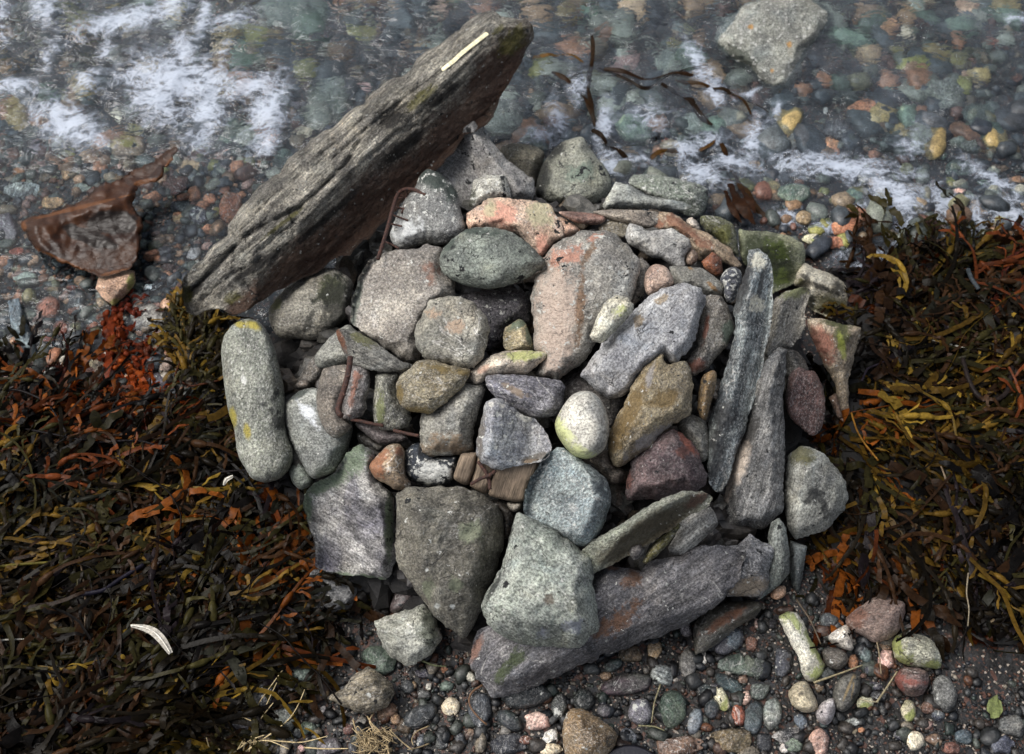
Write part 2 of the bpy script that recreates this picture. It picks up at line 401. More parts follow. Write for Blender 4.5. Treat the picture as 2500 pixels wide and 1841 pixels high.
    for i, (zc, els, zb) in enumerate(z):
        m = np.full(len(V), -1.)
        for (ex, ey, rx, ry, ang) in els:
            o_ = cl(ex, ey); ux = cl(ex + 1, ey) - o_; sc = np.linalg.norm(ux)
            p = (V - o_) / sc; a = math.radians(-ang); px = p[:, 0] * math.cos(a) + p[:, 1] * math.sin(a); py = -p[:, 0] * math.sin(a) + p[:, 1] * math.cos(a)
            m = np.maximum(m, 1.5 - np.sqrt((px / rx) ** 2 + (py / ry) ** 2))
        m = np.clip(m, -.5, 1.2); at['z%d' % i] = np.concatenate([m, m[ni]]); zl.append((tuple(zc), zb))
    if mat is None: mat = rock_mat(col[0], col[1], st, round(gr * rs.uniform(.25, .85), 2), round(gs * rs.uniform(.75, 1.6)), bl, wl, wet, tuple(zl), round(bump * rs.uniform(.55, 1.15), 2), sz)
    o = mesh_obj(name, VV, FF, mat, loc=(VV.max(0) + VV.min(0)) / 2, attrs=at, parent=parent)
    if parent is None: tag(o, label, cat, group)
    N_TRI[0] += 2 * len(FF)
    return o
# ------------------------------------------------------------------ ground and water
def axis(lo, hi, step, far, cstep):
    a = np.arange(lo, hi + 1e-6, step); k = 1.35; l = [lo]; s = step
    while l[-1] > -far: s = min(s * k, cstep); l.append(l[-1] - s)
    h = [a[-1]]; s = step
    while h[-1] < far: s = min(s * k, cstep); h.append(h[-1] + s)
    return np.concatenate([np.array(l[:0:-1]), a, np.array(h[1:])])
def grid(xs, ys):
    gx, gy = np.meshgrid(xs, ys, indexing='ij'); nx, ny = len(xs), len(ys)
    i, j = np.meshgrid(np.arange(nx - 1), np.arange(ny - 1), indexing='ij'); a = (i * ny + j).ravel()
    return gx.ravel(), gy.ravel(), np.stack([a, a + ny, a + ny + 1, a + 1], 1)
def project(Wp):
    q = np.asarray(Wp) - CAM; x = q @ RX; y = q @ UP; z = np.maximum(-(q @ BK), 1e-3)
    return np.stack([1250 + x / z / TANH * 1250, 920.5 - y / z / TANH * 1250], -1)

gx, gy, Q = grid(axis(-1.5, 1.5, .011, 14, 1.5), axis(-.95, 1.5, .011, 14, 1.5))
gz = ground_z(gx, gy)
gz = gz + .0035 * fbm(np.c_[gx * 28, gy * 28, 0 * gx], 3)
t = NT('wet_sand'); g = t.n('NewGeometry').outputs['Position']
n1 = t.noise(g, 9, 5, .6); vo = t.n('TexVoronoi', {'Vector': g, 'Scale': 330.}); sc = t.n('SeparateColor', {0: vo.outputs['Color']}).outputs
vo2 = t.n('TexVoronoi', {'Vector': g, 'Scale': 150.}); sc2 = t.n('SeparateColor', {0: vo2.outputs['Color']}).outputs
hz = t.n('SeparateXYZ', {0: g}).outputs[2]; wetm = t.ramp(hz, -.03, -.004, 1., 0.)
dry = t.mix(t.ramp(n1, .35, .65), lin((33, 31, 29)), lin((44, 41, 38)))
col = t.mix(wetm, dry, t.mix(t.ramp(n1, .35, .65), lin((40, 46, 52)), lin((66, 72, 74))))
f = t.ramp(sc[0], 0, 1, .1, .8); col = t.mix(1., col, t.n('CombineColor', {0: f, 1: f, 2: f}).outputs[0], 'MULTIPLY')
col = t.mix(t.ramp(sc[1], .86, .9), col, lin((74, 48, 36))); col = t.mix(t.ramp(sc[2], .93, .95), col, lin((150, 140, 128)))
col = t.mix(t.ramp(sc2[1], .9, .92), col, lin((76, 50, 40))); col = t.mix(t.ramp(sc2[2], .9, .92), col, lin((30, 32, 36)))
hgt = t.math('ADD', t.math('MULTIPLY', sc[0], .5), t.noise(g, 90, 6, .7))
b = t.n('Bump', {'Strength': .8, 'Distance': .004, 'Height': hgt})
SAND = t.out(t.n('BsdfPrincipled', {'Base Color': col, 'Roughness': .42, 'Normal': b.outputs[0]}).outputs[0])
tag(mesh_obj('ground', np.c_[gx, gy, gz], Q, SAND), kind='structure')

gx, gy, Q = grid(axis(-1.4, 1.5, .008, 14, 1.5), axis(-.30, 1.4, .008, 14, 1.5))
keep = ((gx - SH0[0]) * SHN[0] + (gy - SH0[1]) * SHN[1]) > -.30
px = project(np.c_[gx, gy, 0 * gx]) * .8972
FOAM = [('O', 1000, 150, 420, 80, -15, 1.), ('O', 1330, 60, 160, 90, -35, .9), ('O', 360, 80, 100, 130, 0, .9), ('O', 1590, 140, 45, 190, 14, 1.), ('O', 1800, 150, 150, 55, -15, .8), ('O', 1420, 640, 420, 170, 8, 1.1),
        ('O', 1250, 780, 260, 160, 20, .95), ('O', 520, 960, 240, 130, 25, 1.1), ('O', 620, 1040, 200, 60, 20, 1.05), ('O', 2100, 880, 120, 260, 18, 1.05), ('O', 1980, 680, 200, 80, -15, .95), ('O', 700, 640, 120, 80, -25, .9), ('O', 130, 680, 180, 60, 5, .9), ('O', 1440, 420, 90, 150, 0, .95),
        ('O', 1620, 880, 120, 170, 0, 1.), ('O', 380, 440, 60, 130, 30, .75), ('O', 830, 420, 60, 120, 20, .75), ('O', 1750, 420, 50, 120, 15, .8), ('O', 30, 150, 60, 220, 0, .7), ('O', 2100, 1120, 70, 110, 30, .8), ('O', 1550, 1080, 120, 110, 20, .7),
        ('L', 1430, 735, 270, 45, 6, 1.), ('L', 1660, 825, 150, 40, 28, 1.), ('L', 820, 285, 36, 100, -25, 1.), ('L', 890, 400, 36, 60, -20, .9), ('L', 405, 540, 32, 110, 8, .95), ('L', 750, 665, 60, 40, 0, .95), ('L', 980, 715, 90, 36, 10, .95), ('L', 830, 765, 90, 45, 20, .95),
        ('L', 1060, 610, 50, 110, 20, .75), ('L', 1960, 935, 170, 60, 35, 1.), ('L', 1780, 1010, 130, 45, 40, 1.), ('L', 1700, 890, 120, 40, 15, .9), ('L', 1900, 885, 120, 36, 0, .95), ('L', 430, 715, 50, 60, 30, .9), ('L', 1165, 480, 14, 36, 10, .9), ('L', 1030, 415, 60, 16, -30, .8), ('L', 2110, 790, 130, 34, 35, .85),
        ('L', 1590, 1140, 130, 36, 10, .95), ('L', 200, 520, 36, 80, -15, .8), ('L', 290, 380, 40, 60, 0, .75), ('L', 600, 520, 90, 60, 0, .6), ('L', 1200, 950, 60, 40, 0, .85), ('L', 1480, 930, 110, 30, -30, .8), ('L', 2180, 940, 100, 60, 30, .9), ('L', 2210, 80, 40, 24, 0, .8), ('L', 1750, 660, 60, 90, 20, .6), ('L', 1380, 1000, 60, 26, 10, .85),
        ('L', 1750, 1100, 100, 30, 20, .9), ('L', 120, 600, 60, 40, 0, .8), ('L', 860, 620, 80, 40, 0, .7), ('L', 560, 700, 90, 30, 0, .6)]
foam = np.full(len(gx), -.6)
for (f_, ex, ey, rx_, ry_, an, st_) in FOAM:
    q = src(f_, np.array([ex, ey])) * .8972; s_ = .8972 / FR[f_][2]; a = math.radians(an); p = (px - q) / s_
    p0 = p[:, 0] * math.cos(a) + p[:, 1] * math.sin(a); p1 = -p[:, 0] * math.sin(a) + p[:, 1] * math.cos(a)
    st_ *= 1.12; foam = np.maximum(foam, st_ * (1.55 - np.sqrt((p0 / rx_) ** 2 + (p1 / ry_) ** 2)) - (1 - st_) * .4)
calm = np.clip((px[:, 1] - 330) / 60, 0, 1) * np.clip((620 - px[:, 0]) / 80, 0, 1)      # still shallows on the near side
rough_w = 1 - .85 * calm
u_, v_ = gx * .5 + gy * .87, gx * .87 - gy * .5
wz = rough_w * (.008 * fbm(np.c_[gx * 7, gy * 7, 0 * gx + 2.2], 2) + .0042 * fbm(np.c_[u_ * 12, v_ * 26, 0 * gx + 5], 3)) + np.clip(foam, 0, 1) * (.004 + .003 * perlin(np.c_[gx * 60, gy * 60, 0 * gx]))
wz += .0006 * perlin(np.c_[gx * 12, gy * 12, 0 * gx + 9])
k = keep[Q].all(1); u, inv = np.unique(Q[k], return_inverse=True)
t = NT('sea_water'); g = t.n('NewGeometry').outputs['Position']; fo = t.attr('foam').outputs['Fac']; rw = t.attr('chop').outputs['Fac']
dv = t.n('Mapping', {'Vector': g, 'Rotation': (0, 0, math.radians(-58)), 'Scale': (26., 60., 40.)}).outputs[0]
wrp = t.n('TexNoise', {'Vector': g, 'Scale': 9., 'Detail': 3.}).outputs['Color']
dv = t.n('VectorMath', {0: dv, 1: t.n('VectorMath', {0: wrp, 1: (9., 12., 0.)}, operation='MULTIPLY').outputs[0]}, operation='ADD').outputs[0]
streak = t.noise(dv, 1., 6, .68, .5)
lace = t.n('TexVoronoi', {'Vector': t.n('VectorMath', {0: g, 1: t.n('VectorMath', {0: wrp, 1: (.09, .09, 0)}, operation='MULTIPLY').outputs[0]}, operation='ADD').outputs[0], 'Scale': 60.}, feature='DISTANCE_TO_EDGE').outputs[0]
lc = t.ramp(lace, .0, .16, 1., 0.)
val = t.math('ADD', fo, t.math('MULTIPLY', t.math('SUBTRACT', streak, .5), 1.7)); val = t.math('ADD', val, t.math('MULTIPLY', t.math('SUBTRACT', lc, .4), .32))
val = t.math('ADD', val, t.math('MULTIPLY', t.math('SUBTRACT', t.noise(g, 26, 4, .6), .5), 1.0))
fw = t.n('VectorMath', {0: t.n('Mapping', {'Vector': g, 'Rotation': (0, 0, math.radians(-58)), 'Scale': (.8, 1.25, 1.)}).outputs[0], 1: t.n('VectorMath', {0: wrp, 1: (.06, .06, 0)}, operation='MULTIPLY').outputs[0]}, operation='ADD').outputs[0]
r1 = t.math('ABSOLUTE', t.math('SUBTRACT', t.noise(fw, 24., 6, .66), .5)); r2 = t.math('ABSOLUTE', t.math('SUBTRACT', t.noise(fw, 62., 5, .7), .5))
val = t.math('ADD', val, t.math('SUBTRACT', .72, t.math('MULTIPLY', r1, 7.5))); val = t.math('ADD', val, t.math('SUBTRACT', .19, t.math('MULTIPLY', r2, 2.0)))
mask = t.math('ADD', t.ramp(val, .40, 2.4, 0., .68), t.math('MULTIPLY', rw, t.ramp(t.noise(g, 7, 4, .6), .35, .8, .01, .065)))  # foam cover plus a thin pale veil painted in for the sky's sheen
rip = t.noise(t.n('Mapping', {'Vector': g, 'Rotation': (0, 0, math.radians(-58)), 'Scale': (20., 40., 30.)}).outputs[0], 1., 3, .5, .5)
b = t.n('Bump', {'Strength': t.math('MULTIPLY', rw, 1.0), 'Distance': .022, 'Height': rip})
wat = t.n('BsdfPrincipled', {'Base Color': (.72, .86, .95, 1), 'Roughness': .025, 'IOR': 1.33, 'Transmission Weight': 1., 'Normal': b.outputs[0]})
fb = t.n('Bump', {'Strength': .3, 'Distance': .004, 'Height': val})
fm = t.n('BsdfPrincipled', {'Base Color': (.56, .62, .72, 1), 'Roughness': .6, 'Normal': fb.outputs[0]})
ms = t.n('MixShader', {0: mask, 1: wat.outputs[0], 2: fm.outputs[0]})
WATER = t.out(ms.outputs[0])
tag(mesh_obj('water', np.c_[gx, gy, wz][u], inv.reshape(-1, 4), WATER, attrs={'foam': foam[u], 'chop': rough_w[u]}), kind='structure')

# ------------------------------------------------------------------ loose gravel, rubble core, sea bed (stuff)
def ico(sub):
    import bmesh
    bm = bmesh.new(); bmesh.ops.create_icosphere(bm, subdivisions=sub, radius=1); V = np.array([v.co[:] for v in bm.verts]); F = np.array([[v.index for v in f.verts] for f in bm.faces]); bm.free(); return V, F
ICO1, ICO2 = ico(1), ico(2)
PAL_BEACH = [((40, 44, 50), 5), ((58, 60, 60), 4), ((74, 68, 62), 4), ((92, 70, 58), 2), ((116, 78, 56), 1.3), ((86, 92, 84), 2), ((150, 140, 124), 1), ((176, 170, 160), .7), ((30, 30, 32), 4), ((60, 72, 66), 2)]
PAL_SEA = [((58, 64, 68), 5), ((78, 84, 80), 4), ((96, 100, 90), 3), ((104, 92, 76), 1.6), ((128, 102, 80), 1.3), ((146, 130, 108), 1.2), ((44, 48, 54), 4), ((128, 128, 116), 1.5), ((104, 102, 76), 1.), ((92, 64, 54), 1.5)]
def scatter(name, P, R, ico_, pal, mat, flat=.6, ang=.35, sink=.15, bright=1.0, smooth=True):
    n = len(P); B, F = ico_; rs = RNG
    ax = rs.normal(size=(n, 3)); ax /= np.linalg.norm(ax, axis=1)[:, None]
    q = rs.uniform(0, 2 * math.pi, n)
    sc = np.stack([rs.uniform(.8, 1.35, n), rs.uniform(.65, 1., n), rs.uniform(.4, .8, n) * (flat / .6)], 1)
    qn = rs.normal(size=(n, 4)); qn /= np.linalg.norm(qn, axis=1)[:, None]; w_, x_, y_, z_ = qn.T
    Rm = np.stack([np.stack([1 - 2 * (y_ * y_ + z_ * z_), 2 * (x_ * y_ - z_ * w_), 2 * (x_ * z_ + y_ * w_)], 1), np.stack([2 * (x_ * y_ + z_ * w_), 1 - 2 * (x_ * x_ + z_ * z_), 2 * (y_ * z_ - x_ * w_)], 1), np.stack([2 * (x_ * z_ - y_ * w_), 2 * (y_ * z_ + x_ * w_), 1 - 2 * (x_ * x_ + y_ * y_)], 1)], 1)
    BB = np.einsum('vk,nkj->nvj', B, Rm); pw = rs.uniform(1.6, 6., n)[:, None]; BB = BB / ((np.abs(BB) ** pw[..., None]).sum(2) ** (1 / pw))[..., None] * .92
    V = BB * (1 + ang * rs.uniform(-.5, .5, (n, len(B), 1))) * sc[:, None]
    tl = rs.uniform(-.5, .5, n); c, s = np.cos(tl)[:, None], np.sin(tl)[:, None]
    V = np.stack([V[..., 0], V[..., 1] * c - V[..., 2] * s, V[..., 1] * s + V[..., 2] * c], 2)
    c, s = np.cos(q)[:, None], np.sin(q)[:, None]
    V = np.stack([V[..., 0] * c - V[..., 1] * s, V[..., 0] * s + V[..., 1] * c, V[..., 2]], 2)
    V = V * R[:, None, None] + P[:, None]; V[..., 2] += (R * (.5 - sink))[:, None]
    cols = np.array([lin(c)[:3] for c, w in pal]); w = np.array([w for c, w in pal], float); ci = rs.choice(len(pal), n, p=w / w.sum())
    C = cols[ci] * rs.uniform(.6, 1.35, (n, 1)) * bright
    FF = (F[None] + (np.arange(n) * len(B))[:, None, None]).reshape(-1, 3)
    N_TRI[0] += len(FF)
    return tag(mesh_obj(name, V.reshape(-1, 3), FF, mat, cols=np.repeat(C, len(B), 0), smooth=smooth), kind='stuff')
def pick(poly, n, f='F'):
    P = parse(poly) if isinstance(poly, str) else poly; mn, mx = P.min(0), P.max(0); out = np.zeros((0, 2))
    while len(out) < n:
        q = RNG.uniform(mn, mx, (n * 2, 2)); out = np.vstack([out, q[inside(q, P)]])
    return out[:n]
GRAV = tint_mat('gravel_stone', .42, .6, 150, .15, .5)
BEDM = tint_mat('bed_stone', .45, .4, 90, .1, .4, 60.)
BEACH = '-300,2150 -300,1760 250,1700 250,1660 430,1640 560,1500 660,1480 690,1330 650,1240 900,1150 1500,1150 1760,1180 1800,1320 1960,1310 2060,1360 2150,1490 2350,1480 2800,1560 2800,2150'
q = pick(BEACH, 15500); P = gpt('F', q); R = np.exp(RNG.normal(math.log(.0030), .45, len(P))); scatter('gravel', P, np.clip(R, .0016, .009), ICO1, PAL_BEACH, GRAV, bright=.42)
q = pick(BEACH, 1000); P = gpt('F', q); R = RNG.uniform(.006, .013, len(P)); scatter('gravel', P, R, ICO2, PAL_BEACH, GRAV, ang=.5, bright=.36)
PAL_SHAL = PAL_SEA + [((168, 116, 86), 3), ((176, 140, 112), 2.5), ((160, 128, 116), 2), ((120, 78, 60), 2), ((186, 178, 164), .8)]
SHAL = '-120,960 -120,330 200,300 420,330 620,330 560,480 460,600 420,700 500,780 420,900 300,960'
q = pick(SHAL, 4500); P = gpt('F', q); R = np.exp(RNG.normal(math.log(.0042), .5, len(P))); scatter('gravel', P, np.clip(R, .002, .013), ICO1, PAL_SHAL, GRAV, bright=.75)
q = pick(SHAL, 420); P = gpt('F', q); R = RNG.uniform(.008, .018, len(P)); scatter('gravel', P, R, ICO2, PAL_SHAL, GRAV, ang=.3, bright=.8)
SEA = '-300,420 -300,-120 2600,-120 2600,520 2050,600 1750,560 1500,420 1000,420 600,420'
q = pick(SEA, 3400); P = gpt('F', q); R = np.exp(RNG.normal(math.log(.009), .5, len(P))); scatter('sea_bed_stones', P, np.clip(R, .004, .028), ICO2, PAL_SEA, BEDM, ang=.3)
PAL_BIG = [((150, 130, 84), 2), ((140, 112, 84), 2), ((96, 112, 96), 2.5), ((132, 134, 122), 2), ((78, 84, 86), 3), ((150, 108, 82), 1.2), ((118, 116, 66), 1.4), ((60, 64, 68), 2)]
q = pick(SEA, 460); P = gpt('F', q); R = RNG.uniform(.016, .034, len(P)) * np.where(q[:, 1] > 330, .6, 1.3); scatter('sea_bed_stones', P, R, ICO2, PAL_BIG, BEDM, flat=.45, ang=.3, sink=.35)
# hidden rubble inside the pile, coloured near black as shade in the gaps
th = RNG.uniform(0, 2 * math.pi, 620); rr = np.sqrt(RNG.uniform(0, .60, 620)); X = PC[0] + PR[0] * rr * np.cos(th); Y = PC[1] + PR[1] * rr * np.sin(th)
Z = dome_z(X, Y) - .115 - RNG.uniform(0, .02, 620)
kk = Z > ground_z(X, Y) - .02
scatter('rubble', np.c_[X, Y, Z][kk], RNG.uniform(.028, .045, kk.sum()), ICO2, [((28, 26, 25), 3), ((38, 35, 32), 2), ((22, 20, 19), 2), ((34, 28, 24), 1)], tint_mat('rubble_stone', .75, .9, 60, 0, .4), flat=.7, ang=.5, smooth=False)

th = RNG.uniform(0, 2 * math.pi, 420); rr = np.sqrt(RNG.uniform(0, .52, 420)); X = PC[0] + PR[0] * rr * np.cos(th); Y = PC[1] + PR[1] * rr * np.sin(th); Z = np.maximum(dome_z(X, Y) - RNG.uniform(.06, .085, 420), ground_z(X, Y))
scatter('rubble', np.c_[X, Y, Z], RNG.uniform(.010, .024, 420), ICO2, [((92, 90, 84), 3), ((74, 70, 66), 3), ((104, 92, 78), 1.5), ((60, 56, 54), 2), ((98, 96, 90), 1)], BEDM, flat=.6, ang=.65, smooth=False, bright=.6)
# ------------------------------------------------------------------ the stones of the pile
GREY = ((112, 110, 104), (142, 139, 131)); LIGHT = ((140, 138, 134), (168, 166, 160)); DARK = ((70, 69, 66), (98, 96, 90))
GREEN = ((104, 112, 100), (138, 143, 130)); BLUE = ((104, 110, 118), (142, 146, 150)); BROWN = ((104, 90, 74), (140, 126, 108))
MOSS = (52, 62, 18); RUST = (104, 56, 28); LICHEN = (150, 136, 14)
PG = 'stones piled up on the shore'
def r(name, label, f, o, **k):
    k.setdefault('group', PG)
    return stone(name, label, f, o, **k)

r('long_slab', 'longest stone slab of all, jutting over the water with a brown underside', 'G',
  '88,1521 130,1470 230,1370 330,1260 450,1080 560,960 640,880 700,830 850,720 1000,600 1130,500 1260,410 1400,300 1500,220 1600,140 1690,70 1760,38 1810,55 1840,100 1870,110 1940,98 1975,130 1998,155 1985,200 1940,270 1920,360 1850,460 1790,560 1720,670 1600,760 1470,890 1340,1040 1230,1150 1130,1260 1030,1350 880,1430 720,1510 600,1590 500,1650 400,1690 336,1681 280,1669 216,1688 128,1681 100,1657 96,1593',
  pl='200,1650,.14 1850,150,.20 600,1000,.17', H=.085, rnd=.12, slope=3.2, nf=0, back=.05,
  ridge=[(160, 1690, 1860, 110, .075, .075, .26, 1.1)], grooves=[('100,1600 220,1500 330,1380 440,1270 560,1200 720,1120 840,1020 980,880 1060,760', .005, .014),
  ('880,880 1080,700 1200,600 1300,520 1500,380', .003, .007), ('1180,660 1250,600 1320,590', .012, .016), ('1060,870 1250,720 1420,650', .004, .005), ('200,1620 330,1500 520,1390', .004, .007), ('600,960 850,790 1100,620', .003, .004), ('330,1330 600,1040 900,830', .002, .003), ('1000,800 1300,560 1650,230', .002, .003), ('420,1420 700,1190', .003, .004), ('1330,640 1560,420 1800,170', .003, .005)],
  col=((122, 118, 108), (176, 170, 156)), sa=43, st=.95, gr=.6, sam=.11, amp=1.3, bump=1.1,
  z=[((82, 52, 33), [(440, 1660, 280, 90, -38), (790, 1430, 460, 175, -44), (1180, 1090, 520, 200, -44), (1540, 770, 380, 185, -48), (1780, 420, 380, 130, -55)], .35),
     ((30, 27, 24), [(500, 1430, 220, 26, -35), (900, 1150, 260, 22, -42), (1280, 800, 200, 45, -40), (1230, 640, 90, 50, -30), (1500, 520, 160, 30, -40), (170, 1560, 70, 25, -50)], .5),
     ((96, 92, 24), [(1880, 220, 110, 60, -50), (1390, 520, 110, 30, -40), (1800, 160, 40, 20, -40), (120, 1590, 40, 60, 0), (370, 1600, 60, 30, -20), (640, 1200, 130, 14, -38)], .9)], group=None)
r('stone', 'big smooth grey wedge of rock rising to a peak beside the long slab', 'G',
  '1680,620 1715,690 1760,760 1840,850 1900,900 1990,970 2000,1020 1980,1080 1900,1100 1750,1130 1640,1140 1590,1100 1540,1000 1440,900 1480,830 1530,760 1560,690 1620,640',
  pl='1550,1080,.13 1680,640,.14 1960,1050,.13', H=.06, rnd=.1, ridge=[(1670, 640, 1930, 1060, .055, .05, .25, 1.3)], col=((118, 116, 114), (148, 146, 142)), gr=.3, st=.15, bl=.35, sa=20, nf=1)
r('stone', 'frosted grey stone with bright white speckles and a dark green tip', 'A',
  '1770,30 1830,45 1930,130 1980,200 1985,260 2010,350 2035,430 1990,500 1900,545 1830,545 1760,540 1600,585 1530,530 1515,480 1540,410 1600,260 1690,160 1720,80',
  up=.02, H=.05, rnd=.45, col=((108, 110, 108), (142, 142, 138)), gr=.8, st=.15, wl=.45, nf=2,
  z=[((40, 52, 46), [(1800, 100, 150, 75, 25), (1940, 180, 60, 80, 0)], .6), ((186, 188, 186), [(1630, 450, 100, 80, -45)], 1.3)])
r('stone', 'small white and black speckled block behind the pink granite', 'B', '430,110 520,75 640,75 668,140 690,235 560,240 500,265 440,300 395,290 410,200',
  up=.0, H=.03, rnd=.15, col=((170, 168, 156), (198, 196, 184)), gr=.8, bl=.5, wl=.5, z=[((52, 54, 42), [(415, 230, 40, 90, 10)], .6)], nf=2)
r('stone', 'pink and orange granite block with pale green patches', 'B',
  '378,330 480,270 520,230 600,225 700,235 800,240 950,270 985,340 1030,400 1045,490 1000,510 930,580 890,635 840,600 790,540 760,500 720,465 550,440 440,430 390,440 375,380',
  up=.0, H=.04, rnd=.1, amp=1.6, sam=.06, col=((192, 160, 138), (208, 184, 162)), gr=.35, st=.35, sa=-50, bl=.18, nf=3,
  ridge=[(400, 380, 990, 330, .035, .035, .55, .35)],
  z=[((200, 136, 112), [(620, 350, 120, 80, 20), (890, 560, 50, 80, 0)], 1.2), ((178, 172, 132), [(880, 340, 120, 90, 30), (540, 300, 40, 60, 0)], 1.0)])
r('stone', 'small pink wedge poking out behind the pink granite block', 'B', '990,345 1070,380 1140,430 1148,458 1060,500 1000,500 1000,400', up=-.03, H=.025, col=((176, 140, 120), (190, 160, 138)), bl=.2)
r('stone', 'rounded green-grey boulder with a black left flank near the kelp stems', 'L',
  '155,680 210,620 300,590 325,610 350,660 420,740 447,800 430,850 390,890 330,915 280,925 200,915 130,890 98,850 108,780 130,720',
  up=-.01, H=.065, rnd=.75, col=((116, 118, 104), (154, 154, 140)), gr=.6, bl=.45, st=.1, nf=2,
  z=[((16, 18, 18), [(118, 790, 50, 130, 10), (185, 655, 70, 34, -40), (260, 905, 140, 30, 10)], .4), ((108, 124, 108), [(300, 760, 60, 50, 0)], 1.0)])
r('stone', 'brownish green stone half hidden behind the smooth grey wedge', 'L', '-60,640 0,620 100,630 155,670 125,750 95,860 20,820 -60,720', up=-.06, rnd=.6, H=.05, col=((88, 84, 70), (116, 110, 94)), bl=.25)
r('stone', 'pale grey stone washed by waves at the root of the long slab', 'F', '1052,250 1100,215 1140,240 1158,285 1120,318 1070,310', on='ground', rnd=.6, H=.05, dz=.0, col=((110, 112, 104), (134, 136, 126)), group=PG)
r('stone', 'flat pale slate with a long point towards the kelp', 'B', '1285,285 1340,200 1380,120 1480,140 1590,210 1700,230 1860,262 1903,288 1860,312 1780,318 1600,305 1440,300 1310,308',
  up=.0, H=.03, rnd=.1, ridge=[(1320, 260, 1890, 280, .026, .022, .1, 1.4)], col=((132, 134, 128), (160, 162, 154)), st=.5, sa=-8, sam=.08, bl=.25, nf=0)
r('stone', 'dark greenish block standing in the foam behind the pile', 'B', '1480,70 1600,60 1800,90 2010,150 2022,230 1990,340 1940,372 1830,340 1700,260 1560,190 1455,135',
  up=-.05, H=.05, rnd=.2, ridge=[(1480, 90, 1930, 210, .05, .05, .2, 1.2), (1920, 160, 1900, 360, .045, .04, 1.0, .3)], col=((76, 84, 74), (112, 118, 106)), gr=.8, bl=.3, wl=.35, wet=.2)
r('stone', 'thin reddish stone lying under the black flanked boulder', 'B', '985,320 1080,318 1220,330 1330,350 1310,395 1250,413 1120,400 1050,365', up=-.01, H=.022, col=((126, 92, 80), (160, 134, 122)), st=.5, sa=-8, sam=.05)
r('stone', 'flat grey brown layered stone under the pointed slate', 'B', '1210,325 1280,308 1400,305 1560,310 1690,325 1700,380 1640,425 1600,440 1480,415 1340,380', up=-.01, H=.025, col=((130, 120, 108), (152, 144, 132)), st=.55, sa=-10, sam=.07)
r('stone', 'dull brown stone wedged beneath the flat layered stone', 'B', '1255,435 1330,380 1420,365 1510,420 1480,500 1400,505 1300,460', up=-.03, rnd=.5, col=((84, 78, 66), (108, 102, 88)), bl=.1)
r('stone', 'grey angular rock with broken notched edges beside the rusty slab', 'B',
  '1478,398 1560,420 1600,452 1700,440 1770,435 1830,470 1890,510 1897,560 1850,620 1850,692 1790,697 1700,642 1620,627 1530,572 1470,542 1448,490 1460,430',
  up=.02, H=.04, rnd=.1, sam=.06, amp=1.5, ridge=[(1500, 530, 1600, 450, .03, .04, .5, .5), (1560, 560, 1860, 640, .04, .035, .2, 1.0)], col=LIGHT, sa=30, st=.25, bl=.1, gr=.4)
r('stone', 'long rusty brown and grey slab on the far edge of the pile', 'B', '1680,313 1760,325 1830,368 1900,428 2000,460 2080,520 2150,560 2205,640 2245,690 2203,705 2100,665 2000,625 1940,655 1890,570 1850,500 1770,440 1700,445 1630,420 1650,380',
  up=-.005, H=.035, rnd=.1, ridge=[(1690, 420, 2200, 690, .03, .03, .15, 1.1)], col=((150, 128, 104), (172, 156, 134)), st=.5, sa=-32, sam=.07,
  z=[((126, 74, 46), [(1820, 420, 150, 45, 35), (1960, 520, 110, 40, 30), (1680, 400, 40, 50, 0)], 1.0)])
r('stone', 'dark rust red chunk below the rusty brown slab', 'B', '1958,660 2040,588 2100,640 2106,740 2060,762 1990,712', up=.012, H=.025, rnd=.1, col=((96, 54, 34), (124, 78, 50)), st=.3)
r('stone', 'little beige stone tucked under the notched grey rock', 'B', '1855,605 1900,560 1947,610 1930,662 1880,692 1845,660', up=-.005, H=.02, col=((140, 118, 102), (160, 140, 122)))
r('stone', 'small white pointed stone behind the rusty slab', 'B', '1848,382 1900,353 1940,390 1965,455 1900,440', up=-.01, H=.02, rnd=.3, col=((196, 182, 166), (214, 204, 190)), gr=.2)
r('stone', 'olive lichen covered rock between the rusty slab and the mossy block', 'E', '565,205 700,210 800,260 820,310 832,420 852,510 780,450 680,360 600,310 575,260', up=-.02, H=.04, col=((78, 80, 56), (106, 106, 80)), rnd=.2,
  z=[((104, 104, 40), [(730, 330, 70, 60, 40)], 1.2)])
r('stone', 'squarish dark block thickly covered in green moss', 'E', '820,285 900,310 1000,310 1150,330 1230,360 1290,420 1297,500 1260,600 1230,660 1180,692 1090,725 1060,760 1020,700 1000,560 930,500 890,560 850,520 828,400',
  up=-.02, H=.06, rnd=.2, ridge=[(840, 330, 1270, 380, .05, .05, .7, .9), (1215, 380, 1190, 690, .05, .045, 1.0, .3)], col=((104, 108, 84), (140, 142, 116)), gr=.6, nf=1,
  z=[((36, 44, 14), [(1010, 470, 220, 150, 15), (1130, 580, 100, 140, 0)], .45), ((70, 82, 20), [(1100, 440, 90, 60, 20), (1120, 620, 50, 60, 0)], 1.4)])
r('stone', 'white topped block with black and yellow growth on its front', 'E', '1270,518 1350,570 1450,600 1540,640 1592,700 1602,780 1560,850 1520,900 1450,895 1380,872 1310,835 1290,760 1300,710 1270,690 1200,690 1230,590',
  up=-.03, H=.06, rnd=.2, ridge=[(1230, 620, 1590, 730, .05, .05, .2, 1.4)], col=((170, 162, 142), (190, 184, 166)), gr=.5, st=.2, nf=1,
  z=[((78, 76, 26), [(1430, 810, 150, 75, 8), (1250, 660, 40, 30, 20)], .8), ((14, 15, 14), [(1380, 690, 80, 22, 20), (1500, 700, 40, 60, 0), (1320, 790, 40, 60, 0), (1280, 620, 40, 16, 30)], .8)])
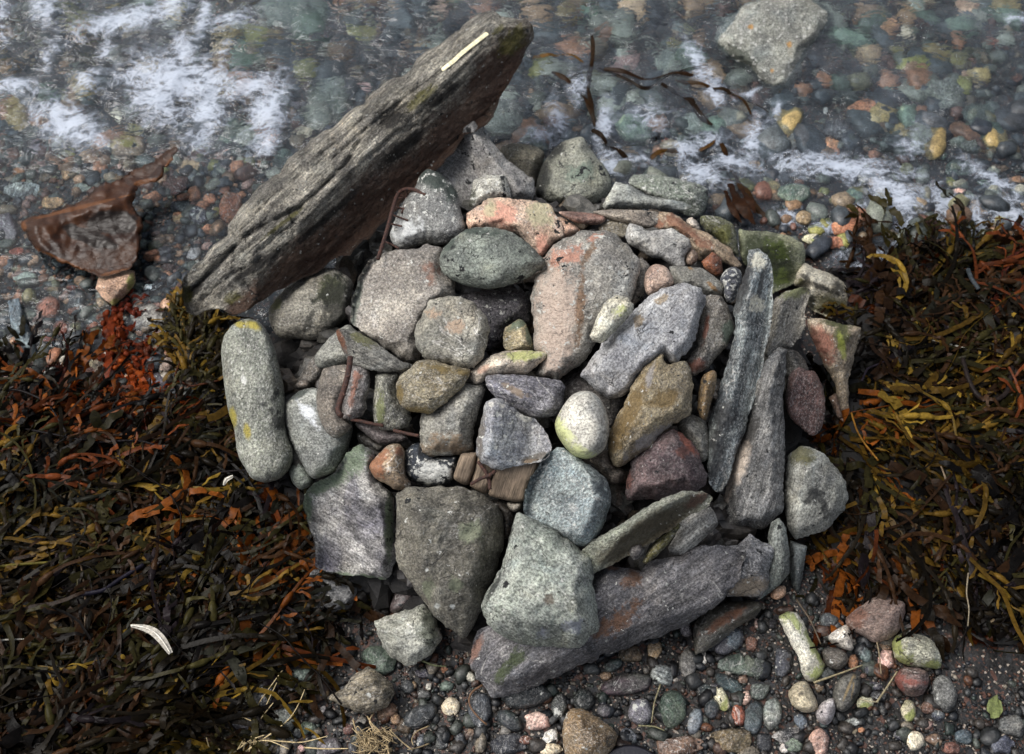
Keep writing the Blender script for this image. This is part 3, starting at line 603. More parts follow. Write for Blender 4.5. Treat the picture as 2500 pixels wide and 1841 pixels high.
r('stone', 'tall dark slate standing on edge with a ragged grey face', 'E',
  '900,448 960,443 1030,490 1060,560 1067,660 1060,880 1045,1000 1005,1150 992,1260 962,1400 900,1560 880,1660 830,1770 775,1960 735,2045 690,2065 640,2010 625,1900 630,1640 645,1560 690,1420 745,1250 800,1050 818,930 795,870 850,680 890,560',
  up=.045, H=.05, rnd=.1, tilt=(.1, -.25), sam=.09, amp=1.4, ridge=[(900, 460, 760, 1500, .05, .05, 1.5, .35)], col=((84, 90, 93), (138, 145, 144)), st=.85, sa=75, gr=.7, bump=.9, nf=2,
  z=[((42, 42, 44), [(860, 700, 45, 200, 12), (980, 700, 20, 160, 10), (740, 1560, 110, 90, -60), (690, 1800, 60, 200, 5)], .7), ((186, 182, 162), [(980, 520, 55, 40, 20), (960, 800, 50, 60, 0)], 1.4)])
r('stone', 'broad grey slab on edge holding a white quartz pocket', 'E',
  '1110,1086 1165,1098 1158,1260 1137,1420 1152,1765 1140,2103 1147,2190 1026,2318 851,2355 713,2375 700,2260 705,2100 730,1950 850,1650 930,1450 985,1250 1035,1150',
  up=.01, H=.06, rnd=.1, tilt=(.45, .05), sam=.05, ridge=[(720, 2100, 950, 1480, .055, .05, .9, .25)], col=((94, 94, 93), (128, 127, 124)), st=.75, sa=72, gr=.45, nf=1,
  z=[((52, 50, 47), [(870, 1650, 95, 210, 14), (700, 2030, 55, 160, 0)], .6), ((204, 186, 166), [(835, 1880, 66, 160, 16), (760, 2080, 30, 90, 18)], .45)])
r('stone', 'grey slab leaning behind the tall ragged slate', 'E', '1080,760 1150,720 1280,683 1327,715 1310,760 1282,850 1287,950 1240,1040 1190,1097 1120,1090 1060,1140 1010,1180 1015,1080 1050,950 1060,850',
  up=.01, H=.04, rnd=.12, ridge=[(1110, 760, 1030, 1150, .035, .035, 1.2, .2)], col=((110, 107, 98), (136, 132, 122)), st=.6, sa=50, sam=.04, z=[((104, 108, 62), [(1210, 730, 100, 40, -12)], .9)])
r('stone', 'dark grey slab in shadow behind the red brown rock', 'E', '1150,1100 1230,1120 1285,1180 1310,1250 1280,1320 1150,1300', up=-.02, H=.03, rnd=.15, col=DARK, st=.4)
r('stone', 'red brown rough lump standing at the seaweed edge', 'E', '1200,1240 1240,1213 1290,1250 1350,1248 1400,1350 1422,1450 1417,1580 1385,1665 1330,1705 1270,1652 1200,1600 1160,1540 1143,1440 1158,1380 1165,1290',
  up=.0, H=.05, rnd=.35, sam=.05, amp=1.6, col=((92, 66, 60), (128, 98, 90)), st=.6, sa=80, gr=.7, wet=.15, ridge=[(1180, 1290, 1390, 1270, .03, .03, .9, .3)])
r('stone', 'funnel shaped stone, pink and green, pointing down into seaweed', 'E', '1293,898 1390,893 1500,925 1663,958 1650,1040 1620,1130 1602,1220 1572,1320 1577,1450 1582,1540 1577,1632 1545,1612 1510,1500 1480,1340 1410,1220 1360,1110 1310,1000',
  up=.0, H=.05, rnd=.08, tilt=(.1, .2), ridge=[(1300, 925, 1650, 975, .05, .045, .3, .35), (1590, 960, 1560, 1600, .05, .03, 1.1, .45)], sam=.03, col=((150, 134, 112), (176, 162, 140)), st=.5, sa=65, nf=0,
  z=[((150, 92, 70), [(1400, 1060, 80, 150, -28)], .7), ((58, 64, 20), [(1500, 940, 140, 26, 8), (1530, 1010, 60, 90, 0)], .6), ((128, 136, 34), [(1530, 1090, 28, 90, -12)], .8)])
r('stone', 'thin brown shard behind the funnel shaped stone', 'E', '1438,1430 1490,1398 1515,1480 1545,1605 1500,1570', up=-.05, H=.012, rnd=.1, col=((96, 72, 56), (120, 96, 78)))
r('stone', 'pale grey block with black blotches at the foot of the quartz slab', 'H', '490,40 562,-12 620,0 700,40 742,100 800,170 820,260 802,340 760,380 700,452 600,482 530,505 490,440 475,340 470,250 480,120',
  up=.01, H=.06, rnd=.12, ridge=[(490, 130, 760, 120, .05, .05, .6, .22)], col=((134, 134, 126), (162, 162, 152)), gr=.4, st=.4, sa=70, nf=1,
  z=[((18, 19, 22), [(640, 255, 50, 45, 0), (580, 70, 55, 22, 0), (690, 330, 25, 60, 0), (600, 290, 30, 16, 0)], 1.0), ((112, 108, 66), [(560, 40, 90, 55, 10)], .8)])
r('stone', 'upright grey green slate fin beside the broken plate', 'H', '400,405 445,378 482,430 502,560 502,680 450,742 400,782 340,825 370,700 390,580 385,480', up=.0, H=.022, rnd=.1, col=((112, 118, 112), (138, 142, 136)), st=.5, sa=75, tilt=(.3, .1))
r('stone', 'narrow dark slate fin outermost at the seaweed edge', 'H', '503,498 597,530 572,700 550,803 510,742 495,640', up=-.03, H=.018, rnd=.1, col=((78, 84, 82), (104, 108, 106)), st=.5, sa=75, tilt=(.3, 0))
r('pebble', 'orange and white pebble at the foot of the slate fins', 'H', '388,802 430,750 482,743 483,800 432,828', on='ground', dz=.02, col=((170, 120, 84), (206, 178, 150)), rnd=.7, cat='pebble', group='pebbles on the beach')
r('stone', 'rough layered grey plate with a grainy brown lower edge', 'I', '1955,210 2020,200 2090,138 2150,180 2243,213 2232,270 2200,322 2192,430 2150,492 2060,482 1960,485 1930,400 1950,330 2000,300',
  up=.01, H=.035, rnd=.08, sam=.10, ridge=[(1960, 400, 2200, 330, .032, .032, .12, .9)], col=((112, 112, 114), (140, 140, 142)), st=.5, sa=-35, z=[((134, 118, 96), [(2070, 430, 140, 60, -8), (2000, 250, 50, 22, 0)], .9)], gr=.8)
r('stone', 'largest front slab, wide and purple grey, its lower tip at the gravel', 'I',
  '600,675 650,640 900,560 1220,365 1300,308 1490,350 1540,278 1700,268 1830,188 1955,205 2068,240 2050,300 2032,370 1980,450 1920,522 1860,572 1700,652 1540,717 1360,782 1200,852 1000,932 830,1012 690,1047 640,1000 590,930 558,850 560,770',
  pl='640,900,.075 2000,250,.17 1300,760,.09', H=.06, rnd=.08, sam=.06, ridge=[(690, 1045, 900, 740, .05, .06, .9, .0), (760, 1030, 1900, 520, .045, .045, .05, 1.0)], col=((94, 93, 96), (126, 123, 123)), st=.7, sa=32, gr=.5, nf=0,
  z=[((100, 66, 40), [(1440, 390, 60, 50, -50), (1300, 318, 150, 14, 12), (1400, 600, 140, 50, -40), (1290, 650, 80, 40, -30)], 1.3), ((64, 76, 38), [(780, 850, 40, 170, 40)], 1.3), ((140, 102, 84), [(590, 770, 26, 90, 25)], .6)])
r('stone', 'big smooth grey green boulder at the front with a tapered neck', 'I',
  '815,17 856,40 960,90 1060,150 1150,220 1222,290 1222,400 1237,480 1252,560 1264,672 1200,692 1170,763 1020,757 850,747 760,712 680,660 640,600 618,540 640,480 690,400 740,300 768,180 790,100',
  up=.06, H=.07, rnd=.4, ridge=[(640, 640, 1260, 690, .07, .065, .2, 1.2)], col=((122, 128, 118), (150, 154, 144)), gr=.45, st=.2, sa=-35, bl=.12, nf=1, tilt=(.0, .12),
  z=[((132, 136, 146), [(960, 680, 50, 30, 0), (1120, 640, 70, 40, 0)], 1.3), ((84, 70, 56), [(990, 500, 35, 30, 30)], 1.2), ((20, 22, 22), [(690, 430, 14, 130, 26), (770, 150, 12, 70, 20)], 1.2)])
r('stone', 'largest dark grey boulder of the front wall, ending in a point', 'I',
  '145,-87 202,-120 325,-118 479,-128 569,-103 667,-54 724,3 745,84 747,200 715,310 690,390 655,450 640,540 600,600 562,680 525,727 470,682 380,622 300,512 250,442 205,375 150,310 146,150 150,30',
  up=.03, H=.075, rnd=.22, amp=1.3, ridge=[(525, 420, 530, 740, .075, .03, 1.1, .05), (300, 420, 720, 380, .08, .07, .1, .45)], col=((94, 91, 82), (126, 122, 110)), gr=.6, st=.3, sa=20, bump=1.0, nf=2, tilt=(0, .1),
  z=[((116, 122, 96), [(480, 420, 40, 35, 0), (560, 120, 70, 60, 0), (320, 440, 40, 50, 0)], 1.3), ((196, 198, 192), [(460, 540, 16, 14, 0), (375, 535, 18, 14, 0), (318, 338, 12, 12, 0)], .5)])
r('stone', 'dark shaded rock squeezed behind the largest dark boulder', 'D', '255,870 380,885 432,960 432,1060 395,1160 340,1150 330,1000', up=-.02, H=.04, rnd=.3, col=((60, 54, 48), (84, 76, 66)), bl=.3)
r('stone', 'boulder with purple streaked face and mossy green rims', 'C',
  '658,980 740,900 860,848 900,790 950,710 1000,653 1060,643 1132,690 1162,750 1135,790 1152,870 1210,930 1267,980 1282,1100 1292,1250 1302,1380 1272,1480 1222,1567 1120,1547 1000,1532 880,1522 770,1492 738,1470 743,1340 710,1240 678,1130 658,1060',
  up=.02, H=.065, rnd=.1, amp=1.1, tilt=(-.05, .02), ridge=[(690, 990, 1100, 800, .062, .055, 1.0, .05), (745, 1400, 1260, 1490, .06, .055, .1, .9), (1240, 960, 1280, 1480, .055, .055, .05, 1.0)],
  col=((112, 110, 118), (166, 163, 158)), st=.8, sa=-28, gr=.5, nf=0, bump=1.0,
  z=[((104, 122, 92), [(1000, 740, 110, 130, 40), (820, 900, 190, 60, -22), (1240, 1180, 32, 250, 0), (690, 1060, 40, 130, 0), (1100, 1555, 330, 30, 8)], .7)])
r('stone', 'flat dark slate lying beneath the purple streaked boulder', 'K', '1600,690 1690,640 1800,660 1960,690 1932,800 1882,880 1800,899 1700,892 1600,882 1535,892 1590,800', on='ground', dz=.02, H=.02, rnd=.1, col=((70, 70, 72), (98, 98, 98)), st=.6, sa=-15, wet=.35)
r('stone', 'tall oval boulder with yellow lichen patches', 'C',
  '108,0 130,-90 195,-169 285,-202 365,-181 425,-109 472,0 502,130 532,250 537,330 547,430 552,560 592,660 602,740 562,830 500,882 430,905 360,897 308,872 268,800 228,740 208,640 198,540 158,430 138,300 118,150',
  pl='200,-100,.13 400,800,.09 500,300,.13', H=.075, rnd=.8, amp=.9, col=((104, 107, 98), (138, 140, 128)), gr=.55, st=.25, sa=70, bl=.1, nf=2,
  z=[(LICHEN, [(190, 470, 26, 75, -8), (285, 565, 26, 62, -10), (240, -160, 50, 26, 10), (330, -150, 55, 30, 30)], .4), ((20, 22, 24), [(430, 400, 95, 26, 25), (500, 500, 75, 40, 30), (470, 330, 20, 70, 20)], 1.6), ((190, 190, 184), [(262, 215, 20, 36, -20)], .6)])
r('stone', 'smooth grey boulder with a white streak beside the lichen boulder', 'C', '528,370 580,318 650,265 760,255 880,330 960,420 1003,500 1000,570 970,680 930,760 880,842 800,872 740,892 685,855 640,760 600,690 560,600 530,500',
  up=-.015, H=.055, rnd=.6, col=((108, 110, 105), (132, 134, 128)), gr=.5, st=.15, nf=2, z=[((196, 200, 204), [(690, 440, 40, 110, -38)], 1.2), ((36, 46, 40), [(640, 300, 110, 32, -25)], 1.2)])
r('stone', 'small round grey stone at the foot of the white streaked boulder', 'C', '558,812 620,738 690,800 745,890 700,942 640,962 580,905', up=-.05, H=.035, rnd=.7, col=((100, 106, 98), (124, 130, 120)))
r('stone', 'brown grey rock pressed against the rusty hooked rod', 'C', '790,140 870,120 965,108 975,200 950,300 920,400 940,470 992,520 962,562 890,612 830,582 790,522 758,430 748,340 763,260 778,190', up=.03, H=.035, rnd=.35, col=((116, 108, 98), (140, 132, 120)), gr=.6, bl=.1)
r('stone', 'tall grey rock stained red, right of the hooked rod', 'C', '988,108 1050,108 1102,150 1112,220 1102,290 1082,350 1092,400 1062,452 990,487 925,477 915,430 935,300 965,180', up=.035, H=.035, rnd=.15, col=((104, 100, 98), (128, 122, 118)), st=.4, sa=70, ridge=[(1000, 130, 960, 470, .03, .03, .7, .3)],
  z=[((132, 84, 62), [(1000, 290, 26, 110, 8), (1020, 180, 30, 30, 0)], 1.4)])
r('stone', 'narrow block of dark and white striped schist with green flecks', 'C', '1148,180 1200,158 1310,170 1300,260 1315,350 1382,420 1392,480 1362,537 1260,553 1190,552 1138,500 1128,400 1138,300', up=.02, H=.035, rnd=.12, col=((92, 92, 84), (140, 138, 124)), st=.9, sa=80, gr=.9, bump=1., z=[((112, 118, 66), [(1180, 400, 30, 110, 0)], 1.5)])
r('stone', 'tan flat topped stone with mustard stains', 'C', '1290,250 1318,180 1390,138 1425,88 1520,78 1650,118 1777,145 1772,190 1722,270 1622,362 1532,430 1500,443 1400,425 1328,392 1298,330', up=.05, H=.03, rnd=.12, ridge=[(1300, 320, 1560, 420, .028, .028, .05, 1.0)], col=((140, 130, 106), (168, 158, 132)), gr=.7, st=.4, sa=15, nf=1,
  z=[((112, 92, 36), [(1600, 140, 150, 30, 10), (1430, 420, 120, 26, 8), (1310, 320, 26, 80, 0)], 1.3), ((120, 62, 36), [(1600, 400, 70, 14, -42)], .6)])
r('stone', 'squarish grey block with a brown underside, below the tan stone', 'C', '1448,440 1500,420 1550,400 1640,320 1740,230 1872,238 1888,280 1852,400 1822,480 1802,620 1817,690 1780,712 1640,722 1500,737 1450,702 1443,600', up=.02, H=.045, rnd=.2, ridge=[(1450, 570, 1820, 590, .045, .045, .1, .5)], col=((124, 122, 114), (154, 152, 142)), gr=.45, bl=.15, nf=1, z=[((112, 90, 64), [(1630, 660, 190, 75, 0)], 1.3)])
r('stone', 'dark slate wedge with a rusty left end, pointed right', 'A', '1163,1115 1200,1108 1320,1138 1420,1198 1540,1288 1600,1328 1662,1343 1662,1370 1600,1392 1500,1397 1380,1382 1260,1342 1228,1300 1198,1230 1168,1160', up=.05, H=.03, rnd=.08, ridge=[(1190, 1180, 1660, 1355, .028, .022, .3, .8)], col=((96, 96, 92), (132, 130, 122)), st=.8, sa=-28, nf=0,
  z=[((112, 66, 36), [(1190, 1180, 24, 90, -25)], .6), ((92, 92, 46), [(1330, 1180, 100, 40, 28)], 1.2)])
r('stone', 'plain grey stone under the rusty ended slate wedge', 'A', '1240,1068 1180,1110 1090,1190 1018,1280 1003,1330 1050,1382 1130,1377 1260,1340 1330,1250 1330,1150', up=-.005, H=.035, rnd=.4, col=((112, 112, 104), (138, 138, 128)), bl=.08)
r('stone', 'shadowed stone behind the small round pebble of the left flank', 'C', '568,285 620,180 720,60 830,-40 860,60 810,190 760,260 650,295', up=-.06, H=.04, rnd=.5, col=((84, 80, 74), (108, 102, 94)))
r('stone', 'little brown stone in the hollow above the white streaked boulder', 'C', '608,245 640,215 690,205 715,235 700,265 650,275 615,270', up=-.035, H=.015, rnd=.6, col=((100, 92, 84), (120, 112, 104)))
r('stone', 'boulder under the long slab with dark green moss on one side', 'A', '688,1000 700,960 760,880 860,788 950,708 1050,688 1130,678 1230,728 1292,790 1285,860 1262,960 1242,1050 1180,1102 1110,1162 1030,1202 900,1193 790,1192 728,1152 698,1080',
  up=-.05, H=.065, rnd=.45, ridge=[(960, 700, 900, 1190, .07, .06, .45, .4)], col=((104, 101, 92), (140, 136, 124)), gr=.55, bl=.25, nf=1,
  z=[((50, 58, 12), [(1130, 850, 105, 120, 10)], .9), ((24, 25, 20), [(1160, 960, 130, 230, 8), (980, 1050, 30, 90, 20)], 1.2), ((120, 122, 70), [(760, 940, 30, 60, 30)], 1.0)])
r('stone', 'large angular brown grey boulder under the lens shaped stone', 'A',
  '1475,600 1570,580 1700,560 1780,533 1872,570 1882,640 1902,720 1965,800 1960,880 1880,960 1800,1060 1740,1180 1740,1290 1722,1332 1640,1337 1560,1292 1450,1212 1330,1132 1253,1080 1253,980 1278,860 1308,760 1370,650',
  up=.02, H=.065, rnd=.12, amp=1.3, ridge=[(1290, 1090, 1650, 1300, .055, .055, .1, .8), (1330, 760, 1480, 610, .055, .055, .9, .1), (1880, 660, 1690, 1180, .06, .06, .12, .7)], col=((120, 114, 106), (150, 144, 134)), gr=.65, st=.2, nf=1, bump=.9,
  z=[((120, 84, 66), [(1790, 740, 60, 60, 20)], 1.6), ((108, 116, 104), [(1300, 900, 30, 200, 12)], 1.2)])
r('stone', 'flat octagonal stone, greyish tan, resting on the big angular boulder', 'B', '138,920 270,893 360,905 442,950 512,1030 532,1120 517,1200 492,1300 432,1362 350,1378 270,1342 160,1332 88,1290 48,1220 33,1150 58,1070 98,1000',
  up=.055, H=.03, rnd=.15, ridge=[(120, 1300, 440, 1340, .028, .028, .03, 1.0)], col=((118, 116, 106), (142, 138, 126)), gr=.45, st=.2, sa=30, nf=0, amp=.6, z=[((156, 130, 104), [(320, 1090, 60, 45, 0), (160, 1010, 50, 30, 0)], 1.6)])
r('stone', 'dark glittering rock in the hollow under the lens shaped stone', 'B', '278,890 340,860 440,853 600,838 700,823 772,840 812,900 827,990 832,1090 760,1080 660,1130 620,1240 500,1280 480,1160 470,1050 400,940', up=-.03, H=.045, rnd=.2, col=((74, 72, 76), (108, 104, 108)), gr=1.0, st=.3, wl=.35, bump=1.)
r('stone', 'lens shaped grey green stone with a sharp lower edge', 'B', '205,630 238,560 300,498 400,433 550,428 680,458 760,510 822,560 902,650 914,680 860,722 760,782 600,832 530,837 420,827 330,797 258,762 216,710',
  up=.06, H=.05, rnd=.4, ridge=[(230, 690, 890, 690, .05, .05, .3, .75)], bl=.28, col=((112, 118, 110), (140, 146, 136)), gr=.5, st=.15, nf=0, amp=.6,
  z=[((52, 64, 56), [(440, 450, 240, 24, 4), (260, 560, 26, 70, 30)], 1.0), ((16, 18, 20), [(640, 480, 40, 8, 20), (700, 482, 26, 9, 10), (290, 565, 30, 12, -40), (455, 465, 14, 8, 0), (240, 625, 14, 9, 0)], .9)])
r('stone', 'ridged boulder half speckled pink brown, half grey, in the middle', 'B',
  '898,640 950,560 1030,508 1130,458 1320,448 1402,480 1452,540 1512,600 1552,660 1542,760 1512,850 1480,930 1400,1010 1300,1120 1245,1190 1212,1290 1120,1372 1010,1442 900,1437 845,1412 880,1330 890,1290 860,1270 828,1240 838,1100 818,900 838,770 918,710',
  up=.045, H=.075, rnd=.15, ridge=[(1290, 500, 1150, 650, .068, .075, .45, .40), (1150, 640, 1120, 1380, .075, .05, .5, .55), (840, 760, 930, 620, .06, .06, .9, .1)], col=((140, 136, 128), (164, 160, 150)), gr=.35, st=.15, nf=1, bump=.8,
  wl=.3, z=[((176, 154, 136), [(980, 1000, 165, 420, 2)], .9), ((180, 122, 96), [(1060, 620, 140, 60, -15), (1230, 500, 70, 24, -25)], 1.4), ((112, 80, 48), [(1150, 960, 30, 330, 3), (1200, 610, 26, 100, 28)], .9)], bl=.25)
r('stone', 'grey stone squeezed between the ridged boulder and the pink egg', 'B', '1545,610 1628,690 1592,765 1602,850 1560,912 1495,970 1465,930 1505,830 1535,700', up=-.01, H=.03, rnd=.2, col=((118, 112, 104), (144, 138, 128)))
r('stone', 'smooth pink beige egg shaped stone', 'B', '1660,673 1720,690 1762,740 1777,800 1752,827 1680,852 1620,888 1590,872 1575,800 1588,730 1620,688', up=.05, H=.035, rnd=1., amp=.2, jit=.3, nf=0, col=((172, 144, 126), (188, 164, 146)), gr=.3, st=.1, bump=.25)
r('stone', 'grey slab with orange lichen above the large pale slab', 'B', '1740,688 1850,688 1970,700 2052,760 2114,810 2112,860 2090,893 2000,890 1900,850 1790,835 1765,770', up=.01, H=.03, rnd=.12, col=((124, 122, 114), (146, 144, 136)), st=.2, z=[((150, 106, 36), [(2040, 830, 70, 14, 40), (1880, 700, 22, 12, 20)], 1.1)])
r('stone', 'small oval stone, black mottled with white, at the tall slate', 'E', '703,640 740,580 800,548 852,580 858,640 832,722 802,792 760,805 732,745 738,690', up=.02, H=.03, rnd=.7, col=((66, 68, 76), (120, 122, 124)), gr=1.0, wl=.75, bl=.3, amp=.5)
r('stone', 'largest pale grey slab with faint veins, upper face tilted up', 'B',
  '1680,850 1790,823 1870,813 1952,840 1988,900 1972,1000 1937,1080 1922,1180 1872,1252 1780,1342 1700,1300 1640,1340 1560,1425 1500,1502 1420,1562 1350,1577 1260,1522 1200,1462 1148,1430 1178,1380 1238,1300 1288,1220 1400,1090 1500,1000 1580,920',
  up=.05, H=.045, rnd=.06, slope=3., ridge=[(1200, 1370, 1400, 1520, .042, .042, .04, 1.0), (1160, 1400, 1300, 1200, .04, .042, .6, .03), (1930, 1120, 1700, 1330, .042, .042, .9, .03)], grooves=[('1240,1300 1260,1400 1340,1500', .004, .006), ('1640,900 1760,1100 1900,1120', .003, .002)],
  col=((132, 132, 134), (156, 156, 156)), gr=.35, st=.25, sa=45, nf=0, amp=.7, z=[((150, 130, 98), [(1700, 910, 60, 22, -30), (1540, 1060, 30, 60, 0)], 1.6), ((186, 188, 192), [(1640, 1000, 140, 7, 40), (1480, 1180, 110, 5, -55)], .8)])
r('stone', 'brown grey schist with a rust red lower corner beside the pale slab', 'B', '1985,890 2040,878 2100,890 2132,940 2172,1040 2193,1110 2132,1232 2060,1302 2000,1382 1900,1433 1868,1380 1856,1330 1928,1230 1938,1120 1968,1000', up=.02, H=.04, rnd=.1, sam=.05, ridge=[(2010, 900, 1940, 1320, .04, .038, .7, .3), (2110, 920, 2180, 1110, .04, .036, .0, .0)], col=((104, 100, 92), (132, 126, 116)), gr=.8, st=.5, sa=70,
  z=[((128, 72, 50), [(1930, 1360, 70, 46, -20), (1990, 1120, 16, 110, 10)], .9), ((76, 92, 80), [(2140, 1120, 45, 90, 20)], 1.3)])
r('stone', 'creamy white quartz chip with green tint on the ridged boulder', 'B', '1390,888 1460,903 1503,960 1492,1000 1430,1072 1370,1132 1300,1198 1240,1187 1218,1150 1238,1100 1268,1020 1318,930', up=.095, H=.025, rnd=.1, amp=1.6, ridge=[(1290, 1180, 1480, 1000, .022, .022, .2, 1.1)], col=((196, 190, 166), (216, 212, 194)), gr=.2, st=.35, sa=50, nf=2, z=[((164, 170, 96), [(1400, 980, 60, 50, -30)], 1.5)])
r('stone', 'small pyramid stone, green above and yellowish white below', 'B', '638,1100 740,1038 782,1070 822,1180 833,1252 760,1258 660,1263 628,1230 628,1160', up=.0, H=.03, rnd=.1, ridge=[(640, 1110, 790, 1130, .03, .03, .5, .3), (775, 1060, 800, 1250, .03, .03, .1, 1.0)], col=((176, 160, 124), (200, 186, 150)), gr=.6, bl=.2, nf=0, z=[((84, 100, 82), [(730, 1080, 80, 40, -20), (805, 1170, 26, 90, -12)], .6)])
r('stone', 'wedge of pinkish white stone with a bright green tip', 'B', '403,1400 480,1338 560,1283 650,1258 780,1253 922,1268 922,1300 850,1362 790,1412 640,1420 530,1427 500,1462 450,1487 408,1442', up=.03, H=.03, rnd=.08, ridge=[(420, 1400, 900, 1290, .028, .026, .4, .35)], col=((176, 162, 144), (198, 188, 172)), gr=.3, bl=.1, st=.3, sa=15, z=[((156, 162, 78), [(780, 1290, 150, 40, -5)], 1.2), ((176, 136, 112), [(500, 1380, 70, 26, -20)], 1.2)])
r('stone', 'purple grey flaky rock lying over the bluish white rock', 'D', '228,50 330,38 480,43 600,58 740,78 772,120 762,180 752,260 722,312 640,332 560,333 460,292 380,252 308,200 248,130', up=.035, H=.035, rnd=.08, sam=.08, ridge=[(260, 110, 740, 180, .034, .034, .12, .35)], col=((96, 95, 102), (130, 128, 132)), st=.8, sa=-18, gr=.5, z=[((126, 108, 86), [(420, 140, 110, 26, 25)], 1.4)])
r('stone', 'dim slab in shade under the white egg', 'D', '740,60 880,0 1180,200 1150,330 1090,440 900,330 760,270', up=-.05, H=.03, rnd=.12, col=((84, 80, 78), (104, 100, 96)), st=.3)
r('stone', 'white egg shaped stone with green algae along its lower left', 'D', '880,155 940,158 1000,198 1042,280 1063,370 1057,470 1032,542 960,593 900,605 830,582 768,520 718,440 703,370 728,310 768,240 820,178', up=.075, H=.06, rnd=1., amp=.15, jit=.2, nf=0, col=((172, 168, 157), (188, 185, 175)), gr=.06, gs=300, st=.08, bump=.25, bl=.02, z=[((150, 162, 66), [(740, 430, 36, 120, -18), (850, 570, 110, 34, 25)], 1.0), ((176, 180, 120), [(760, 450, 60, 150, -18), (880, 570, 150, 50, 20)], 1.2)])
r('stone', 'olive brown angular slab with a jagged tip, wet looking', 'D', '1425,-94 1440,-40 1462,-18 1540,-40 1582,-47 1627,60 1622,200 1612,300 1500,372 1400,442 1352,520 1250,582 1170,642 1120,663 1078,600 1060,500 1078,420 1118,330 1180,220 1230,110 1290,0 1370,-60',
  up=.055, H=.045, rnd=.06, sam=.05, ridge=[(1110, 640, 1430, -60, .042, .04, .55, .1), (1180, 620, 1600, 290, .042, .042, .0, .9)], col=((124, 110, 84), (150, 138, 112)), gr=.7, st=.35, sa=55, wet=.25, z=[((106, 82, 26), [(1190, 330, 70, 330, 28), (1430, 200, 120, 60, -20)], 1.0), ((142, 138, 136), [(1330, 480, 190, 40, -38), (1340, 60, 26, 80, 15)], 1.2)])
r('stone', 'dark red brown trapezoid rock with a red upper rim', 'D', '1490,403 1560,440 1642,520 1682,600 1722,720 1712,782 1650,827 1560,832 1450,862 1370,882 1300,872 1200,895 1178,860 1183,760 1208,690 1213,620 1290,558 1400,450', up=.045, H=.05, rnd=.1, ridge=[(1220, 640, 1480, 430, .046, .046, .9, .04), (1200, 870, 1690, 800, .045, .045, .04, .9), (1500, 420, 1690, 620, .046, .046, .9, .05)], col=((78, 66, 68), (112, 94, 92)), gr=.75, st=.2, nf=0, z=[((130, 66, 44), [(1590, 500, 26, 150, -38)], .8), ((104, 64, 54), [(1200, 780, 22, 110, 0), (1560, 560, 60, 40, 0)], 1.4)])
r('stone', 'plain grey stone behind the dark red trapezoid', 'D', '1505,370 1610,298 1682,330 1722,360 1747,480 1742,600 1690,640 1640,560 1560,450', up=-.005, H=.035, rnd=.2, col=((112, 110, 102), (132, 130, 122)), gr=.4)
r('stone', 'narrow brown shard standing beside the tall slate', 'D', '1690,50 1760,8 1792,30 1782,120 1752,230 1720,353 1680,332 1658,260 1668,150', up=.03, H=.022, rnd=.2, col=((112, 86, 56), (140, 116, 80)), st=.5, sa=80, gr=.6, wet=.3)
r('stone', 'brown grey stone with black spots between the egg and the red rock', 'D', '918,612 1000,575 1060,535 1085,620 1112,662 1175,680 1183,762 1130,783 1078,785 1028,722 975,655', up=.0, H=.035, rnd=.25, col=((116, 106, 96), (144, 134, 122)), z=[((24, 22, 20), [(1060, 690, 50, 26, 10), (1140, 740, 26, 40, 0)], 1.3)], bl=.2)
r('stone', 'blue grey rounded block near the front of the pile', 'D', '720,533 770,538 822,590 900,630 1000,700 1042,750 1077,820 1077,880 1052,980 1012,1082 960,1152 890,1203 820,1172 740,1112 650,1062 540,1022 498,970 493,910 508,820 538,740 588,670 638,580', up=.06, H=.065, rnd=.35, ridge=[(1060, 760, 960, 1150, .06, .06, .05, .8), (500, 960, 880, 1180, .06, .06, .05, .9)], col=((108, 120, 122), (146, 154, 152)), gr=.8, gs=330, st=.3, sa=25, nf=0, amp=.7, z=[((54, 62, 68), [(1000, 790, 50, 90, -20)], 1.4)])
r('stone', 'bluish white grainy rock over the weathered wood', 'D', '238,230 290,203 350,208 462,300 562,340 602,380 642,440 673,510 652,592 600,622 500,642 420,652 340,677 280,667 208,620 173,560 188,450 218,330', up=.065, H=.05, rnd=.12, ridge=[(230, 250, 205, 620, .045, .045, .9, .04), (240, 640, 650, 560, .046, .046, .04, 1.1)], col=((134, 136, 144), (172, 172, 170)), gr=.85, gs=330, st=.15, nf=0, wl=.3, z=[((92, 84, 72), [(200, 470, 26, 200, 6), (560, 600, 110, 26, -15)], .8), ((190, 186, 174), [(270, 240, 22, 16, 0), (350, 250, 20, 16, 0), (500, 330, 60, 24, 25)], 1.)])
r('stone', 'orange brown lump above the largest dark boulder', 'C', '1098,790 1150,728 1230,648 1312,638 1347,690 1342,780 1352,860 1393,910 1372,947 1280,957 1240,922 1150,882 1118,840', up=.025, H=.045, rnd=.5, ridge=[(1240, 660, 1230, 950, .05, .05, .35, .35)], col=((122, 104, 84), (146, 130, 108)), gr=.5, z=[((146, 88, 48), [(1160, 780, 70, 110, 10)], 1.2), ((112, 66, 40), [(1310, 690, 30, 50, 0)], 1.)], amp=1.4)
r('stone', 'black stone splashed with white specks', 'C', '1348,690 1400,638 1450,628 1480,690 1540,730 1640,725 1712,718 1702,800 1672,900 1590,937 1510,932 1400,902 1348,860 1333,790', up=.0, H=.04, rnd=.6, col=((24, 28, 34), (44, 50, 58)), gr=.5, st=.1, wl=.55, wet=.3, z=[((196, 196, 188), [(1530, 830, 110, 70, 10)], 2.2)])
